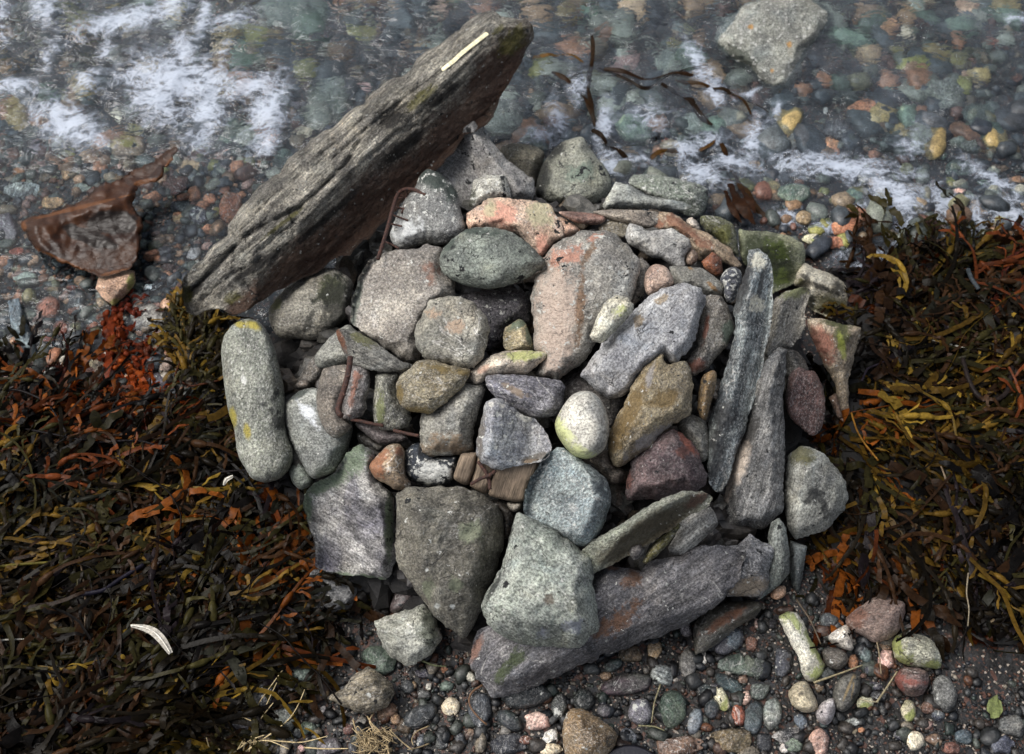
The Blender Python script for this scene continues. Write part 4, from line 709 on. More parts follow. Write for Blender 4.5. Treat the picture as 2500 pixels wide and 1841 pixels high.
r('stone', 'flat dark reddish stone below the rusty bars', 'C', '985,488 1100,500 1200,540 1330,570 1375,610 1330,635 1240,645 1170,645 1085,585 1015,525', up=-.015, H=.02, rnd=.15, col=((84, 76, 76), (106, 98, 96)), st=.3)
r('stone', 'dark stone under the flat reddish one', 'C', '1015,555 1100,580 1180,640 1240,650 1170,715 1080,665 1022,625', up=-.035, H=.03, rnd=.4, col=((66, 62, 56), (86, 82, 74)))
r('stone', 'thin dark slab leaning on edge with a pale upper rim', 'D', '868,1260 960,1158 1100,1078 1200,1018 1300,948 1420,878 1550,833 1680,838 1748,880 1700,942 1600,992 1500,1062 1380,1152 1250,1222 1100,1312 960,1368 942,1320 958,1282 908,1292', up=.075, H=.03, rnd=.05, slope=4., tilt=(.05, .35), ridge=[(890, 1290, 1520, 850, .03, .03, .05, 1.4)], col=((122, 126, 112), (150, 152, 138)), gr=.45, st=.4, sa=32, nf=0, amp=.6, z=[((60, 50, 30), [(1330, 1100, 480, 110, -33)], .25), ((88, 58, 44), [(1650, 890, 100, 36, -25)], .8)])
r('stone', 'grey slate slice behind the thin leaning slab', 'D', '1535,1000 1650,958 1740,918 1782,980 1803,1050 1740,1112 1660,1182 1560,1263 1475,1245 1465,1200 1515,1120', up=.035, H=.025, rnd=.08, ridge=[(1500, 1230, 1780, 960, .024, .024, .25, .25)], col=((104, 102, 98), (138, 136, 130)), st=.8, sa=42, tilt=(.05, .25))
r('stone', 'olive sliver of slate between the leaning slabs', 'D', '1318,1250 1378,1158 1450,1108 1550,1015 1548,1060 1462,1182 1372,1273 1310,1315 1293,1290', up=.045, H=.012, rnd=.1, col=((76, 72, 40), (104, 98, 60)), st=.5, sa=42)
r('stone', 'tiny grey lump below the thin leaning slab', 'D', '1208,1200 1270,1173 1313,1210 1292,1262 1230,1293 1203,1240', up=.05, H=.02, rnd=.6, col=((70, 68, 68), (92, 88, 86)))
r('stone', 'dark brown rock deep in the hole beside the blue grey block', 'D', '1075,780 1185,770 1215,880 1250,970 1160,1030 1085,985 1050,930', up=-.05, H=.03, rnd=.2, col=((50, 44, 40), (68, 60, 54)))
r('stone', 'wet dark slab with rusty stains beyond the largest front slab', 'I', '1778,700 1780,640 1830,568 1950,518 2090,503 2173,523 2122,592 2020,652 1940,722 1850,783 1788,803', on='ground', dz=.02, H=.025, rnd=.08, sam=.06, ridge=[(1790, 760, 2140, 540, .024, .024, .3, .5)], col=((54, 52, 46), (84, 80, 70)), st=.6, sa=32, wet=.5, z=[((96, 56, 28), [(1950, 610, 130, 30, -30)], 1.3)])
r('stone', 'whitish angular stone with grey veins at the foot of the pile', 'I', '30,620 110,588 250,540 300,513 352,570 382,650 404,715 340,802 250,858 210,864 120,812 78,760 48,690', on='ground', dz=.02, H=.05, rnd=.08, amp=1.4, ridge=[(50, 640, 380, 610, .045, .045, .5, .3), (200, 640, 240, 850, .048, .04, .4, .35)], col=((150, 150, 138), (186, 186, 174)), st=.3, sa=-20, gr=.4, z=[((104, 110, 92), [(330, 650, 60, 130, -10)], 1.6)])
r('stone', 'smooth purple brown stone in the gap under the dark boulder', 'I', '108,540 138,470 168,400 210,383 252,440 257,500 205,557 130,582', on='ground', dz=.01, H=.03, rnd=.8, amp=.4, col=((66, 56, 56), (84, 74, 72)), gr=.2, wet=.3)
r('stone', 'layered brown grey rock lying alone on the gravel', 'K', '1750,1350 1850,1298 1900,1228 1980,1178 2042,1218 2112,1280 2124,1320 2082,1402 1990,1433 1920,1428 1838,1392', on='ground', dz=.015, H=.045, rnd=.08, sam=.07, ridge=[(1760, 1350, 1990, 1200, .03, .045, .5, .35), (1980, 1190, 2070, 1400, .045, .04, .3, .5)], col=((118, 110, 94), (150, 140, 120)), st=.8, sa=15, gr=.7)
# weathered wood under the bluish white rock
wd = empty('driftwood', dpt('D', [(300, 760)])[0], 'weathered plank end with two rusty nails under the bluish white rock', 'driftwood')
def wood_mat(c1, c2):
    t = NT('wood'); V = t.attr('rc').outputs['Vector']
    n = t.noise(t.scale(V, (20, 640, 400)), 1., 4, .65, .3); n2 = t.noise(V, 35, 4)
    col = t.mix(t.ramp(n, .3, .7), lin(c1), lin(c2)); f = t.ramp(n2, .3, .7, .7, 1.2)
    col = t.mix(1., col, t.n('CombineColor', {0: f, 1: f, 2: t.math('MULTIPLY', f, .97)}).outputs[0], 'MULTIPLY')
    b = t.n('Bump', {'Strength': .9, 'Distance': .003, 'Height': n})
    return t.out(t.n('BsdfPrincipled', {'Base Color': col, 'Roughness': .8, 'Normal': b.outputs[0]}).outputs[0])
WM = wood_mat((92, 80, 68), (146, 128, 110))
for o_ in ('70,570 185,560 160,690 122,786 80,778 28,748 18,722', '188,560 330,600 330,640 286,700 246,848 180,820 128,788 165,690', '336,600 610,600 575,700 520,800 492,892 440,896 380,890 252,852 292,700'):
    stone('plank', None, 'D', o_, up=.012, H=.014, rnd=.06, slope=3., nf=0, amp=.5, jit=.6, sa=72, tilt=(.02, .05), mat=WM, parent=wd, bump=.5)
r('stone', 'little white and brown stone stuck under the plank end', 'D', '368,893 440,900 490,890 472,950 420,970 388,940', up=-.015, H=.018, rnd=.6, col=((150, 140, 122), (178, 170, 154)))
# ------------------------------------------------------------------ single pebbles and stones on the beach and the sea bed
PALN = {'g': ('grey', (104, 102, 98), (132, 130, 124), {}), 'd': ('dark grey', (48, 50, 54), (72, 74, 76), dict(wet=.4)), 'k': ('blackish', (28, 30, 34), (48, 52, 56), dict(wet=.5)),
        'b': ('blue grey', (56, 62, 70), (84, 92, 98), dict(wet=.4)), 'n': ('green', (58, 68, 62), (86, 96, 86), dict(wet=.3)), 'w': ('white', (188, 184, 174), (212, 208, 198), dict(gr=.25)),
        'c': ('cream', (190, 176, 148), (208, 196, 172), dict(gr=.3)), 't': ('tan', (164, 132, 98), (190, 160, 126), {}), 'o': ('orange', (160, 104, 74), (182, 130, 98), {}), 'p': ('pink', (168, 134, 122), (188, 158, 146), {}),
        'r': ('red brown', (96, 64, 54), (118, 82, 70), {}), 'R': ('rust red', (134, 72, 54), (152, 90, 70), {}), 'y': ('yellowish', (140, 130, 70), (164, 154, 100), {}), 'u': ('brown', (92, 74, 56), (120, 100, 78), dict(wet=.2)),
        'v': ('purple grey', (78, 70, 76), (102, 94, 98), dict(wet=.3)), 's': ('speckled dark', (40, 44, 52), (92, 96, 98), dict(gr=1., wl=.5, wet=.3)), 'm': ('marbled black and white', (60, 62, 66), (176, 176, 172), dict(st=.9)),
        'G': ('pale green grey', (126, 134, 120), (152, 158, 144), {}), 'x': ('mossy yellow green', (132, 138, 66), (186, 182, 150), {})}
PEB = {}
PEB['J'] = '''y,95,165,42,36,0 w,95,215,30,26,0 r,75,285,34,42,0 v,190,262,36,44,0 d,335,228,95,46,-18 o,105,355,33,30,0 p,196,338,52,24,-15 o,278,315,31,33,0 t,325,360,24,32,0 g,365,328,25,26,0 t,415,278,42,32,-10 v,425,362,45,32,0
u,228,380,36,22,0 m,120,440,95,50,0 G,395,425,50,26,0 t,256,487,54,36,0 p,740,213,38,22,0 p,558,312,35,26,0 t,915,318,48,36,0 m,955,388,48,38,20 r,845,410,64,52,0 o,882,462,40,22,-10 o,998,468,32,29,0 b,1043,437,20,18,0
y,1025,530,23,29,0 o,1100,500,58,88,20 t,850,560,30,26,0 s,940,545,50,46,0 v,40,620,56,86,0 R,85,718,38,20,-8 b,30,785,40,58,0 G,120,835,64,30,0 w,922,722,42,34,-35 w,712,880,34,19,0 r,800,785,30,18,0
o,862,765,20,15,0 R,345,888,22,17,0 r,232,978,60,62,0 d,362,955,44,66,10 w,142,958,28,18,0 n,125,1010,55,42,0 p,338,1080,30,27,0 r,290,1075,46,40,0 p,388,1133,62,26,5 R,228,1128,42,14,0 b,360,1215,60,58,30
s,248,1278,50,42,0 c,462,1258,46,52,0 c,207,1198,17,15,0 p,45,1290,62,36,-25 p,780,1240,48,45,0 g,720,1030,120,84,0 o,1012,1118,60,60,0 R,1035,1035,34,24,0 v,745,1330,58,48,0 t,820,1420,34,38,0 m,742,1460,30,24,0
g,60,1385,54,56,0 n,210,1370,60,56,0 d,330,1330,40,34,0 u,860,905,46,30,0 d,770,720,54,30,-30 r,640,760,24,20,0 c,245,850,22,20,0 t,255,890,34,16,0 d,560,360,44,30,0 d,860,505,60,28,0 u,700,490,30,26,0 y,660,150,46,26,10 c,575,105,22,34,10 g,620,545,70,40,0'''
PEB['G'] = '''G,740,135,215,135,12 G,910,550,108,122,0 n,545,345,60,40,0 p,685,340,76,28,4 r,580,288,60,28,0 g,425,360,74,52,0 y,1050,90,36,30,0 o,960,78,30,46,0 t,1060,150,50,26,0 y,1110,235,50,62,20 w,1380,85,56,44,-20 p,1485,120,50,48,0 t,1262,95,50,36,0
p,1095,522,30,24,0 c,760,745,58,34,-20 p,575,790,60,36,-35 n,440,735,72,50,0 y,85,110,44,36,0 r,265,160,30,26,0 o,300,150,24,20,0 t,330,330,60,34,0 d,630,560,60,44,0 v,730,600,50,34,0 n,640,880,60,44,0 t,1390,300,40,28,0 u,1180,40,40,26,0 d,1240,330,60,42,0 g,560,80,44,32,0 u,190,290,54,36,0 d,330,480,60,44,0'''
PEB['L'] = '''t,540,95,92,72,-20 p,390,75,30,24,0 p,495,312,74,42,-15 G,675,300,76,54,0 y,710,228,44,24,0 t,250,490,35,27,0 G,790,560,72,54,20 R,680,650,30,38,0 p,1318,665,36,36,0 o,1392,660,46,48,0 o,1545,508,110,70,8 w,1372,498,13,11,0
o,1640,150,46,40,0 y,1600,105,44,28,0 c,1720,172,29,34,0 y,1678,245,40,28,0 t,1552,262,58,46,0 y,1945,290,46,40,30 G,1640,410,40,30,0 G,1890,435,92,76,0 n,2045,520,82,64,10 c,1752,585,32,30,0 y,1520,845,50,30,0 y,1415,885,30,20,0
n,1235,850,76,46,0 t,1280,955,40,36,0 o,1080,850,35,20,0 o,1480,970,92,60,-30 o,1430,1065,56,30,0 x,1320,1050,50,28,10 p,1955,840,32,17,0 u,2130,740,46,20,0 R,2088,215,40,22,0 y,2150,965,50,30,0 p,2120,885,50,30,0 t,1985,62,62,48,0 n,1480,28,80,38,0 n,1745,28,86,38,0
o,1735,95,25,18,0 r,918,925,44,36,30 g,570,560,66,50,0 d,1420,580,70,50,0 d,1840,130,60,44,0 g,2020,640,70,40,0 n,1790,660,60,36,0 o,1870,540,30,18,0 c,1850,600,50,22,-15 o,1585,690,30,26,0 t,480,600,40,24,0 u,1010,420,46,30,0 d,1520,380,60,40,0 g,1250,620,60,44,0 n,1960,740,70,36,0 o,2210,790,40,20,0 u,1760,830,40,24,0 t,1060,730,40,26,0 d,1130,560,56,40,0 c,1840,230,30,16,0 y,1890,260,30,22,0 d,1180,780,50,36,0 p,1160,795,24,18,0'''
PEB['I'] = '''c,450,1088,54,58,10 b,605,1105,72,118,8 k,280,1135,110,62,-25 u,100,1110,74,50,-30 d,770,1160,86,50,38 p,930,1165,82,60,0 w,995,1252,48,46,0 c,1000,1325,62,36,0 s,1045,1085,44,80,12 k,1180,1050,58,66,0 d,1290,1110,44,42,0 s,1490,1115,70,78,0
n,1665,1098,80,112,0 b,1790,1165,42,76,14 m,1610,915,76,58,8 v,1410,965,142,62,-8 g,1750,850,48,86,0 t,1565,780,42,54,0 n,2010,860,92,66,8 n,2130,870,50,72,0 b,1980,962,100,44,30 n,2145,1000,60,50,0 x,1935,1050,40,84,-32 R,2025,1135,44,64,0
p,2065,1040,30,44,15 b,2110,1147,54,98,8 G,2212,1125,52,94,6 d,1880,1095,44,58,0 s,1845,1010,46,60,-30 r,2096,745,38,48,0 p,2126,630,17,32,0 b,1425,1248,64,36,35 k,770,1290,96,66,-10 r,860,1270,38,28,0 d,300,1020,40,30,0 w,555,920,40,28,40 k,860,1030,140,74,-10
u,1700,1300,130,62,-10 u,1990,1270,130,74,0 d,400,1290,40,44,0 s,290,1275,34,38,0 n,75,845,92,70,10 u,150,1160,30,30,0 d,500,1265,30,34,0 u,1430,800,70,56,0 g,1740,660,34,50,-20 d,1960,740,80,60,-30 u,560,1230,34,30,0 k,1340,860,60,36,-20 d,1220,880,50,36,0 u,1300,920,36,26,0 n,430,975,40,34,0 o,420,885,26,22,0 w,330,975,18,22,0 k,300,905,50,34,0 t,245,970,20,24,0 w,1840,820,20,38,0'''
PEB['H'] = '''d,715,930,60,48,-15 b,185,1035,75,66,-15 k,470,1150,58,88,0 b,905,1110,40,66,-30 o,845,1160,30,48,0 p,1020,1150,48,60,15 g,1335,1330,70,104,-8 x,905,1380,50,44,0 d,1003,1412,20,38,-15 x,1142,1420,44,70,-15 r,1245,1400,46,36,0 s,1300,1445,40,34,0 c,1175,1578,50,58,0 p,1232,1502,44,28,-15
u,1280,1575,56,38,20 r,1375,1622,46,40,0 m,840,1480,42,24,0 c,845,1530,22,18,0 o,888,1522,20,14,0 p,660,1590,60,78,-12 m,485,1548,84,46,-15 n,520,1602,56,48,-20 b,565,1480,40,48,-20 w,470,1620,26,34,0 k,365,1590,50,58,0 o,1515,912,42,42,0 d,955,1285,50,30,0 u,908,1290,24,28,0 g,1160,985,44,40,0 u,1020,1062,38,46,0
R,585,1555,14,18,0 d,700,1220,56,36,-20 u,660,1290,30,34,0 n,290,1180,60,66,0 u,250,1250,30,24,0 k,410,950,30,36,0 d,930,1200,34,30,0 R,498,860,16,12,0 b,1440,1560,50,46,0 k,1100,1550,40,34,0 g,1700,1500,80,60,0 b,1640,1600,80,56,0 u,900,1230,20,18,0 k,980,1340,50,28,0 p,330,945,16,24,0 k,780,1060,34,30,0 d,100,1300,40,36,0 d,690,1480,30,34,0'''
PEB['K'] = '''b,1078,1390,56,76,12 s,1425,1325,66,92,8 n,1520,1440,74,96,-8 g,1310,1345,48,46,0 o,1185,1470,38,34,0 m,1310,1480,84,68,15 x,1215,1580,44,46,0 c,1425,1592,50,60,0 t,1718,1310,76,38,12 n,1655,1512,56,38,-10 n,1625,1235,70,50,0 n,2035,1135,92,66,0 p,1645,915,48,34,0 d,220,1610,50,30,0 g,430,1600,90,44,0 w,745,1600,150,56,-8
w,1740,1410,17,20,0 w,1575,1588,34,20,0 p,1620,1625,25,25,0 v,1750,1610,100,48,-8 r,1880,1520,36,38,0 t,2128,1465,28,32,20 p,1040,1612,24,18,0 o,1115,1622,28,30,0 d,1080,1570,62,38,0 d,960,1620,60,30,0 d,1220,1370,30,38,0 m,1600,1540,24,26,0 u,2180,1500,40,60,20 d,1900,1620,30,46,0 w,1160,1520,20,24,0 u,1060,1300,40,24,0 w,1155,1320,10,44,-28 R,1085,1505,14,20,30 t,1600,1500,10,14,0 b,1500,1590,60,34,0 p,1790,1175,16,14,0 d,2190,1290,40,40,0'''
SHAPE = ['rounded', 'oval', 'angular', 'flat', 'smooth', 'blunt cornered']
LAND = [('F', 160, 480, 'brown kelp blade'), ('F', 245, 640, 'peach stone under the kelp blade'), ('F', 230, 820, 'orange wrack'), ('F', 50, 760, 'long blue grey stone'), ('F', 430, 820, 'olive weed clump'), ('F', 420, 560, 'white oval by the slab tip'), ('F', 560, 480, 'long slab'), ('F', 100, 180, 'left foam'), ('F', 420, 210, 'broad foam patch'),
        ('F', 640, 60, 'large submerged green boulder'), ('F', 560, 250, 'foam streaks'), ('F', 1120, 60, 'tip of the long slab'), ('F', 1330, 220, 'drifting kelp stems'), ('F', 1470, 50, 'tan submerged rock'), ('F', 1690, 90, 'pale boulder in the waves'), ('F', 1900, 260, 'big orange submerged stone'), ('F', 1850, 400, 'curved foam line'), ('F', 2110, 260, 'green submerged stone'), ('F', 2100, 60, 'top water corner'),
        ('F', 1900, 470, 'foam by the mossy block'), ('F', 2170, 480, 'rusty seaweed'), ('F', 1560, 380, 'block in the foam'), ('F', 560, 1010, 'lichen boulder'), ('F', 720, 1290, 'flat dark slate'), ('F', 890, 1390, 'whitish angular stone'), ('F', 800, 1510, 'layered brown rock'), ('F', 560, 1580, 'straw tuft'), ('F', 860, 1610, 'hay bundle'), ('F', 1080, 1500, 'lower tip of the front slab'),
        ('F', 1290, 1600, 'golden brown rock'), ('F', 1410, 1640, 'boot toe'), ('F', 1450, 1420, 'front slab edge'), ('F', 1600, 1370, 'wet rusty slab'), ('F', 1750, 1410, 'long white green stone'), ('F', 1840, 1400, 'white triangular stone'), ('F', 1920, 1350, 'granite lump'), ('F', 2010, 1430, 'green and white block'), ('F', 2000, 1500, 'banded red stone'), ('F', 1760, 1530, 'cream stone'), ('F', 2170, 1550, 'green leaf'), ('F', 2150, 1440, 'dark weed clump'), ('F', 1680, 1560, 'row of upright pebbles'), ('F', 1500, 1500, 'dark wet flat stone'), ('F', 1620, 1640, 'bottom brown stones'), ('F', 420, 1640, 'bottom seaweed edge')]
LQ = np.array([src(f, np.array([x, y])) for f, x, y, s in LAND])
used = set()
def where(px_, word, shape, area):
    i = np.argsort(np.linalg.norm(LQ - px_, axis=1)); sz = 'tiny' if area < 420 else 'small' if area < 1500 else 'mid sized' if area < 4200 else 'large'
    names = [LAND[k][3] for k in i[:5]]
    for t_ in ([f'{sz} {word} stone near the {names[0]}', f'{sz} {word} {shape} stone near the {names[0]}', f'{sz} {word} stone between the {names[0]} and the {names[1]}', f'{sz} {word} {shape} stone between the {names[0]} and the {names[1]}',
               f'{sz} {word} stone between the {names[0]} and the {names[2]}', f'{sz} {word} {shape} stone between the {names[0]} and the {names[2]}', f'{sz} {word} stone between the {names[1]} and the {names[2]}', f'{sz} {word} {shape} stone between the {names[0]} and the {names[3]}', f'{sz} {word} {shape} stone between the {names[1]} and the {names[3]}']):
        if t_ not in used and len(t_.split()) <= 16: used.add(t_); return t_
    return t_
rsP = np.random.default_rng(3)
def pebble(f, key, x, y, rx, ry, ang):
    word, c1, c2, kw = PALN[key]; n = int(rsP.integers(9, 13)); th = (np.arange(n) + rsP.uniform(-.32, .32, n)) / n * 2 * math.pi
    angular = rsP.random() < .62; pw = 2.6 if angular else 2.0
    rr = 1 / (np.abs(np.cos(th)) ** pw + np.abs(np.sin(th)) ** pw) ** (1 / pw) * rsP.uniform(.9 if not angular else .74, 1.1, n)
    a = math.radians(ang); X, Y = rr * np.cos(th) * rx, rr * np.sin(th) * ry
    o_ = np.c_[x + X * math.cos(a) - Y * math.sin(a), y + X * math.sin(a) + Y * math.cos(a)]
    q = src(f, np.array([x, y])); ar = rx * ry / FR[f][2] ** 2
    asp = max(rx, ry) / min(rx, ry); shape = 'angular' if angular else ('long' if asp > 1.5 else 'rounded')
    k = dict(kw); sea = q[1] < 640 or (q[0] < 480 and q[1] < 1010)
    grp = 'stones lying in the shallow water' if sea else 'pebbles on the beach'
    rv = rsP.uniform(.8, 1.2)
    j = lambda c: tuple(int(np.clip(v * rv + rsP.uniform(-5, 5), 8, 235)) for v in c)
    k.setdefault('st', float(rsP.choice([.15, .3, .55]))); k.setdefault('gr', .5)
    if key in 'tpoR' : k['bl'] = float(rsP.choice([0, .15]))
    Z = []
    if key == 'y' and sea: c1, c2 = (112, 108, 90), (140, 134, 110); Z = [((128, 120, 48), [(x, y - ry * .3, rx * .8, ry * .6, 0)], 1.2)]
    if key == 'x': c1, c2 = (186, 180, 150), (204, 198, 172); Z = [((132, 142, 52), [(x + rx * .3, y + ry * .4, rx * .7, ry * .6, 20)], 1.4)]
    stone('pebble', where(q, word, shape, ar), f, o_, cat='pebble', on='ground', rnd=.12 if angular else rsP.uniform(.6, .95), col=(j(c1), j(c2)), z=Z, group=grp, nf=3 if angular else 1,
          amp=1. if angular else .6, sa=rsP.uniform(0, 180), jit=.8, dz=.003 if not sea else .004, seed=int(rsP.integers(1, 9000)), sz=1.6, gs=520., **k)
def special(label, f, o_, c, grp='pebbles on the beach', **k):
    used.add(label); k.setdefault('H', .018)
    stone('pebble', label, f, o_, cat='pebble', on='ground', col=c, group=grp, dz=k.pop('dz', .006), **k)
BP = 'pebbles on the beach'; SP = 'stones lying in the shallow water'
special('pale flat topped boulder with orange spots rising from the waves', 'L', '880,170 950,100 1000,25 1100,0 1250,-30 1380,40 1392,110 1340,190 1290,240 1260,320 1222,400 1150,432 1090,390 1050,340 970,290 900,225', ((122, 124, 116), (150, 151, 141)), SP, H=.07, rnd=.3, gr=.6, wl=.35, bl=.2, nf=1, ridge=[(900, 200, 1160, 420, .065, .06, .05, 1.0)],
        z=[((60, 66, 54), [(1000, 270, 120, 55, 40), (1080, 380, 60, 40, 40)], 1.3), ((176, 128, 50), [(1045, 118, 14, 10, 0), (1215, 195, 14, 16, 0), (1075, 400, 14, 10, 0), (1170, 412, 16, 12, 0), (1140, 310, 10, 10, 0), (940, 300, 14, 10, 0)], .6)], dz=.028)
special('peach coloured angular stone under the lower rim of the kelp blade', 'J', '453,880 468,828 560,795 640,800 642,862 600,912 540,968 490,932', ((196, 158, 130), (212, 180, 154)), SP, H=.03, rnd=.1, gr=.3, dz=.015, z=[((150, 150, 60), [(620, 860, 18, 50, 10), (545, 950, 30, 18, -30)], .8)])
special('long narrow blue grey stone lying in the shallows', 'J', '38,940 90,928 112,1010 152,1100 187,1230 197,1310 122,1318 90,1200 50,1050', ((92, 106, 116), (124, 138, 140)), SP, H=.014, rnd=.1, st=.5, sa=-70, dz=.012)
special('tan stone capped with yellow lichen behind the kelp frill', 'J', '537,250 560,210 615,188 680,190 695,225 670,275 600,292 545,280', ((178, 150, 122), (196, 170, 144)), SP, H=.025, rnd=.5, z=[((150, 140, 36), [(610, 205, 50, 20, 5)], .9)], dz=.012)
special('pinkish grey granite lump beside the seaweed', 'H', '793,932 858,872 910,842 960,802 1050,817 1122,832 1122,900 1092,992 1042,1032 960,1057 890,1012 828,982', ((134, 114, 104), (160, 140, 130)), H=.05, rnd=.3, gr=.7, st=.2, ridge=[(850, 900, 1120, 850, .045, .045, .5, .3)], z=[((120, 78, 58), [(870, 920, 70, 50, -20)], 1.5)])
special('long white stone with green algae lying on dark pebbles', 'H', '438,912 490,884 540,890 582,950 602,1010 642,1080 692,1172 682,1212 640,1262 598,1267 568,1220 548,1130 508,1060 468,980', ((190, 186, 168), (208, 204, 190)), H=.028, rnd=.12, gr=.2, st=.3, sa=-60, z=[((138, 150, 60), [(470, 900, 40, 40, 0), (640, 1090, 26, 150, -28), (660, 1220, 50, 50, 0), (540, 950, 16, 80, -20)], 1.3)])
special('white triangular stone beside the granite lump', 'H', '706,1012 790,960 816,953 837,1010 847,1102 790,1087 718,1052', ((190, 180, 166), (208, 200, 188)), H=.028, rnd=.25, gr=.2)
special('block of white stone streaked green in front of the granite lump', 'H', '1057,1030 1120,993 1240,1020 1302,1070 1322,1140 1312,1197 1230,1187 1130,1177 1068,1140 1053,1080', ((184, 182, 160), (206, 204, 186)), H=.038, rnd=.2, gr=.4, st=.7, sa=-15, bl=.05, z=[((138, 146, 50), [(1080, 1070, 40, 90, 0), (1110, 1150, 60, 40, 0), (1270, 1170, 70, 30, 0)], 1.3)])
special('rounded stone banded red and grey below the green and white block', 'H', '1057,1240 1110,1184 1190,1184 1247,1210 1252,1270 1222,1332 1150,1348 1088,1302', ((104, 84, 78), (134, 112, 106)), H=.035, rnd=.5, gr=.6, st=.7, sa=5, z=[((128, 64, 50), [(1080, 1270, 40, 70, 0), (1160, 1265, 90, 16, 5)], 1.2)])
special('large oval grey pebble with thin brown stripes', 'H', '728,1320 770,1240 840,1213 882,1240 884,1310 842,1392 790,1432 748,1412', ((72, 72, 68), (94, 92, 86)), H=.028, rnd=.85, gr=.25, amp=.3, z=[((128, 108, 70), [(820, 1290, 8, 100, 22), (845, 1290, 5, 80, 10)], .4)])
special('cream pebble with a dark dimple beside the oval striped pebble', 'H', '487,1320 540,1263 592,1258 622,1310 657,1382 642,1422 580,1432 518,1397', ((176, 164, 138), (196, 186, 162)), H=.035, rnd=.7, gr=.25, z=[((72, 68, 58), [(570, 1330, 22, 16, 0)], 1.0)])
special('smooth white pebble with a lilac tinge touching the striped pebble', 'H', '638,1420 680,1368 742,1343 754,1400 732,1472 698,1502 648,1472', ((176, 168, 166), (194, 188, 186)), H=.028, rnd=.7, gr=.15, amp=.4)
special('round speckled brown grey pebble under the white triangular stone', 'H', '668,1090 740,1073 812,1110 817,1160 770,1207 698,1182', ((92, 86, 78), (118, 112, 102)), H=.03, rnd=.8, gr=.7)
special('big golden brown rock at the bottom edge beside the boot toe', 'I', '1057,1200 1100,1093 1182,1100 1262,1150 1332,1200 1368,1242 1342,1312 1300,1370 1200,1400 1080,1380', ((112, 92, 66), (146, 124, 94)), H=.05, rnd=.3, gr=1., st=.2, wl=.3)
for f, s in PEB.items():
    for tk in s.split():
        a = tk.split(','); pebble(f, a[0], *[float(v) for v in a[1:]])

# ------------------------------------------------------------------ seaweed
class Acc:
    def __init__(s): s.V = []; s.F3 = []; s.F4 = []; s.C = []; s.n = 0
    def add(s, V, F, C):
        (s.F4 if F.shape[1] == 4 else s.F3).append(F + s.n); s.V.append(V); s.C.append(np.broadcast_to(C, V.shape) if np.ndim(C) < 2 else C); s.n += len(V)
    def build(s, name, mat, **k):
        N_TRI[0] += sum(len(f) for f in s.F3) + 2 * sum(len(f) for f in s.F4)
        return mesh_obj(name, np.vstack(s.V), [np.vstack(x) for x in (s.F4, s.F3) if x], mat, cols=np.vstack(s.C), **k)
def frame_of(P, roll):
    T = np.gradient(P, axis=0); T /= np.linalg.norm(T, axis=1)[:, None] + 1e-12
    up = np.array([0, 0, 1.]); Sd = np.cross(T, up); Sd /= np.linalg.norm(Sd, axis=1)[:, None] + 1e-12; Nn = np.cross(Sd, T)
    c, s = np.cos(roll)[:, None], np.sin(roll)[:, None]
    return T, Sd * c + Nn * s, Nn * c - Sd * s
def ribbon(acc, P, w, roll, C, rib=.25, ruff=0.):
    n = len(P); T, Sd, Nn = frame_of(P, roll); w = np.asarray(w)[:, None]
    rf = ruff * np.sin(np.arange(n) * 2.3)[:, None] * w
    if rib >= .5:                                  # round stalks
        V = np.stack([P - Sd * w, P + Nn * w * rib, P + Sd * w, P - Nn * w * rib], 1).reshape(-1, 3); a = np.arange(n - 1)[:, None] * 4
        q = [np.hstack([a + i, a + (i + 1) % 4, a + 4 + (i + 1) % 4, a + 4 + i]) for i in range(4)]; k = 4
    else:                                          # flat blades with a slightly raised midrib
        V = np.stack([P - Sd * w + Nn * rf, P + Nn * w * rib, P + Sd * w - Nn * rf], 1).reshape(-1, 3); a = np.arange(n - 1)[:, None] * 3
        q = [np.hstack([a + i, a + i + 1, a + 4 + i, a + 3 + i]) for i in range(2)]; k = 3
    C = np.repeat(C, k, 0) if np.ndim(C) == 2 else C
    acc.add(V, np.vstack(q), C)
_u = np.linspace(0, math.pi, 6); _v = np.linspace(0, 2 * math.pi, 6, endpoint=False)
_BV = np.array([[math.cos(a), math.sin(a) * math.cos(b), math.sin(a) * math.sin(b)] for a in _u for b in _v])
_BF = np.array([[i * 6 + j, i * 6 + (j + 1) % 6, (i + 1) * 6 + (j + 1) % 6, (i + 1) * 6 + j] for i in range(5) for j in range(6)])
def bladder(acc, p, T, Sd, Nn, l, w, C):
    acc.add(p + _BV[:, :1] * T * l + _BV[:, 1:2] * Sd * w + _BV[:, 2:] * Nn * w * .85, _BF, C)
rw_ = np.random.default_rng(11)
def path(p, ang, L, n, curl, lift, dip=0.):
    th = ang + np.cumsum(np.full(n, curl / n) + rw_.normal(0, .10, n)); st = L / n
    x = p[0] + np.cumsum(np.cos(th) * st); y = p[1] + np.cumsum(np.sin(th) * st); s = np.linspace(0, 1, n)
    z = p[2] + lift * np.sin(s * math.pi * rw_.uniform(.7, 1.3)) + .003 * np.sin(s * rw_.uniform(6, 14) + rw_.uniform(0, 6)) - dip * s
    return np.c_[x, y, z]
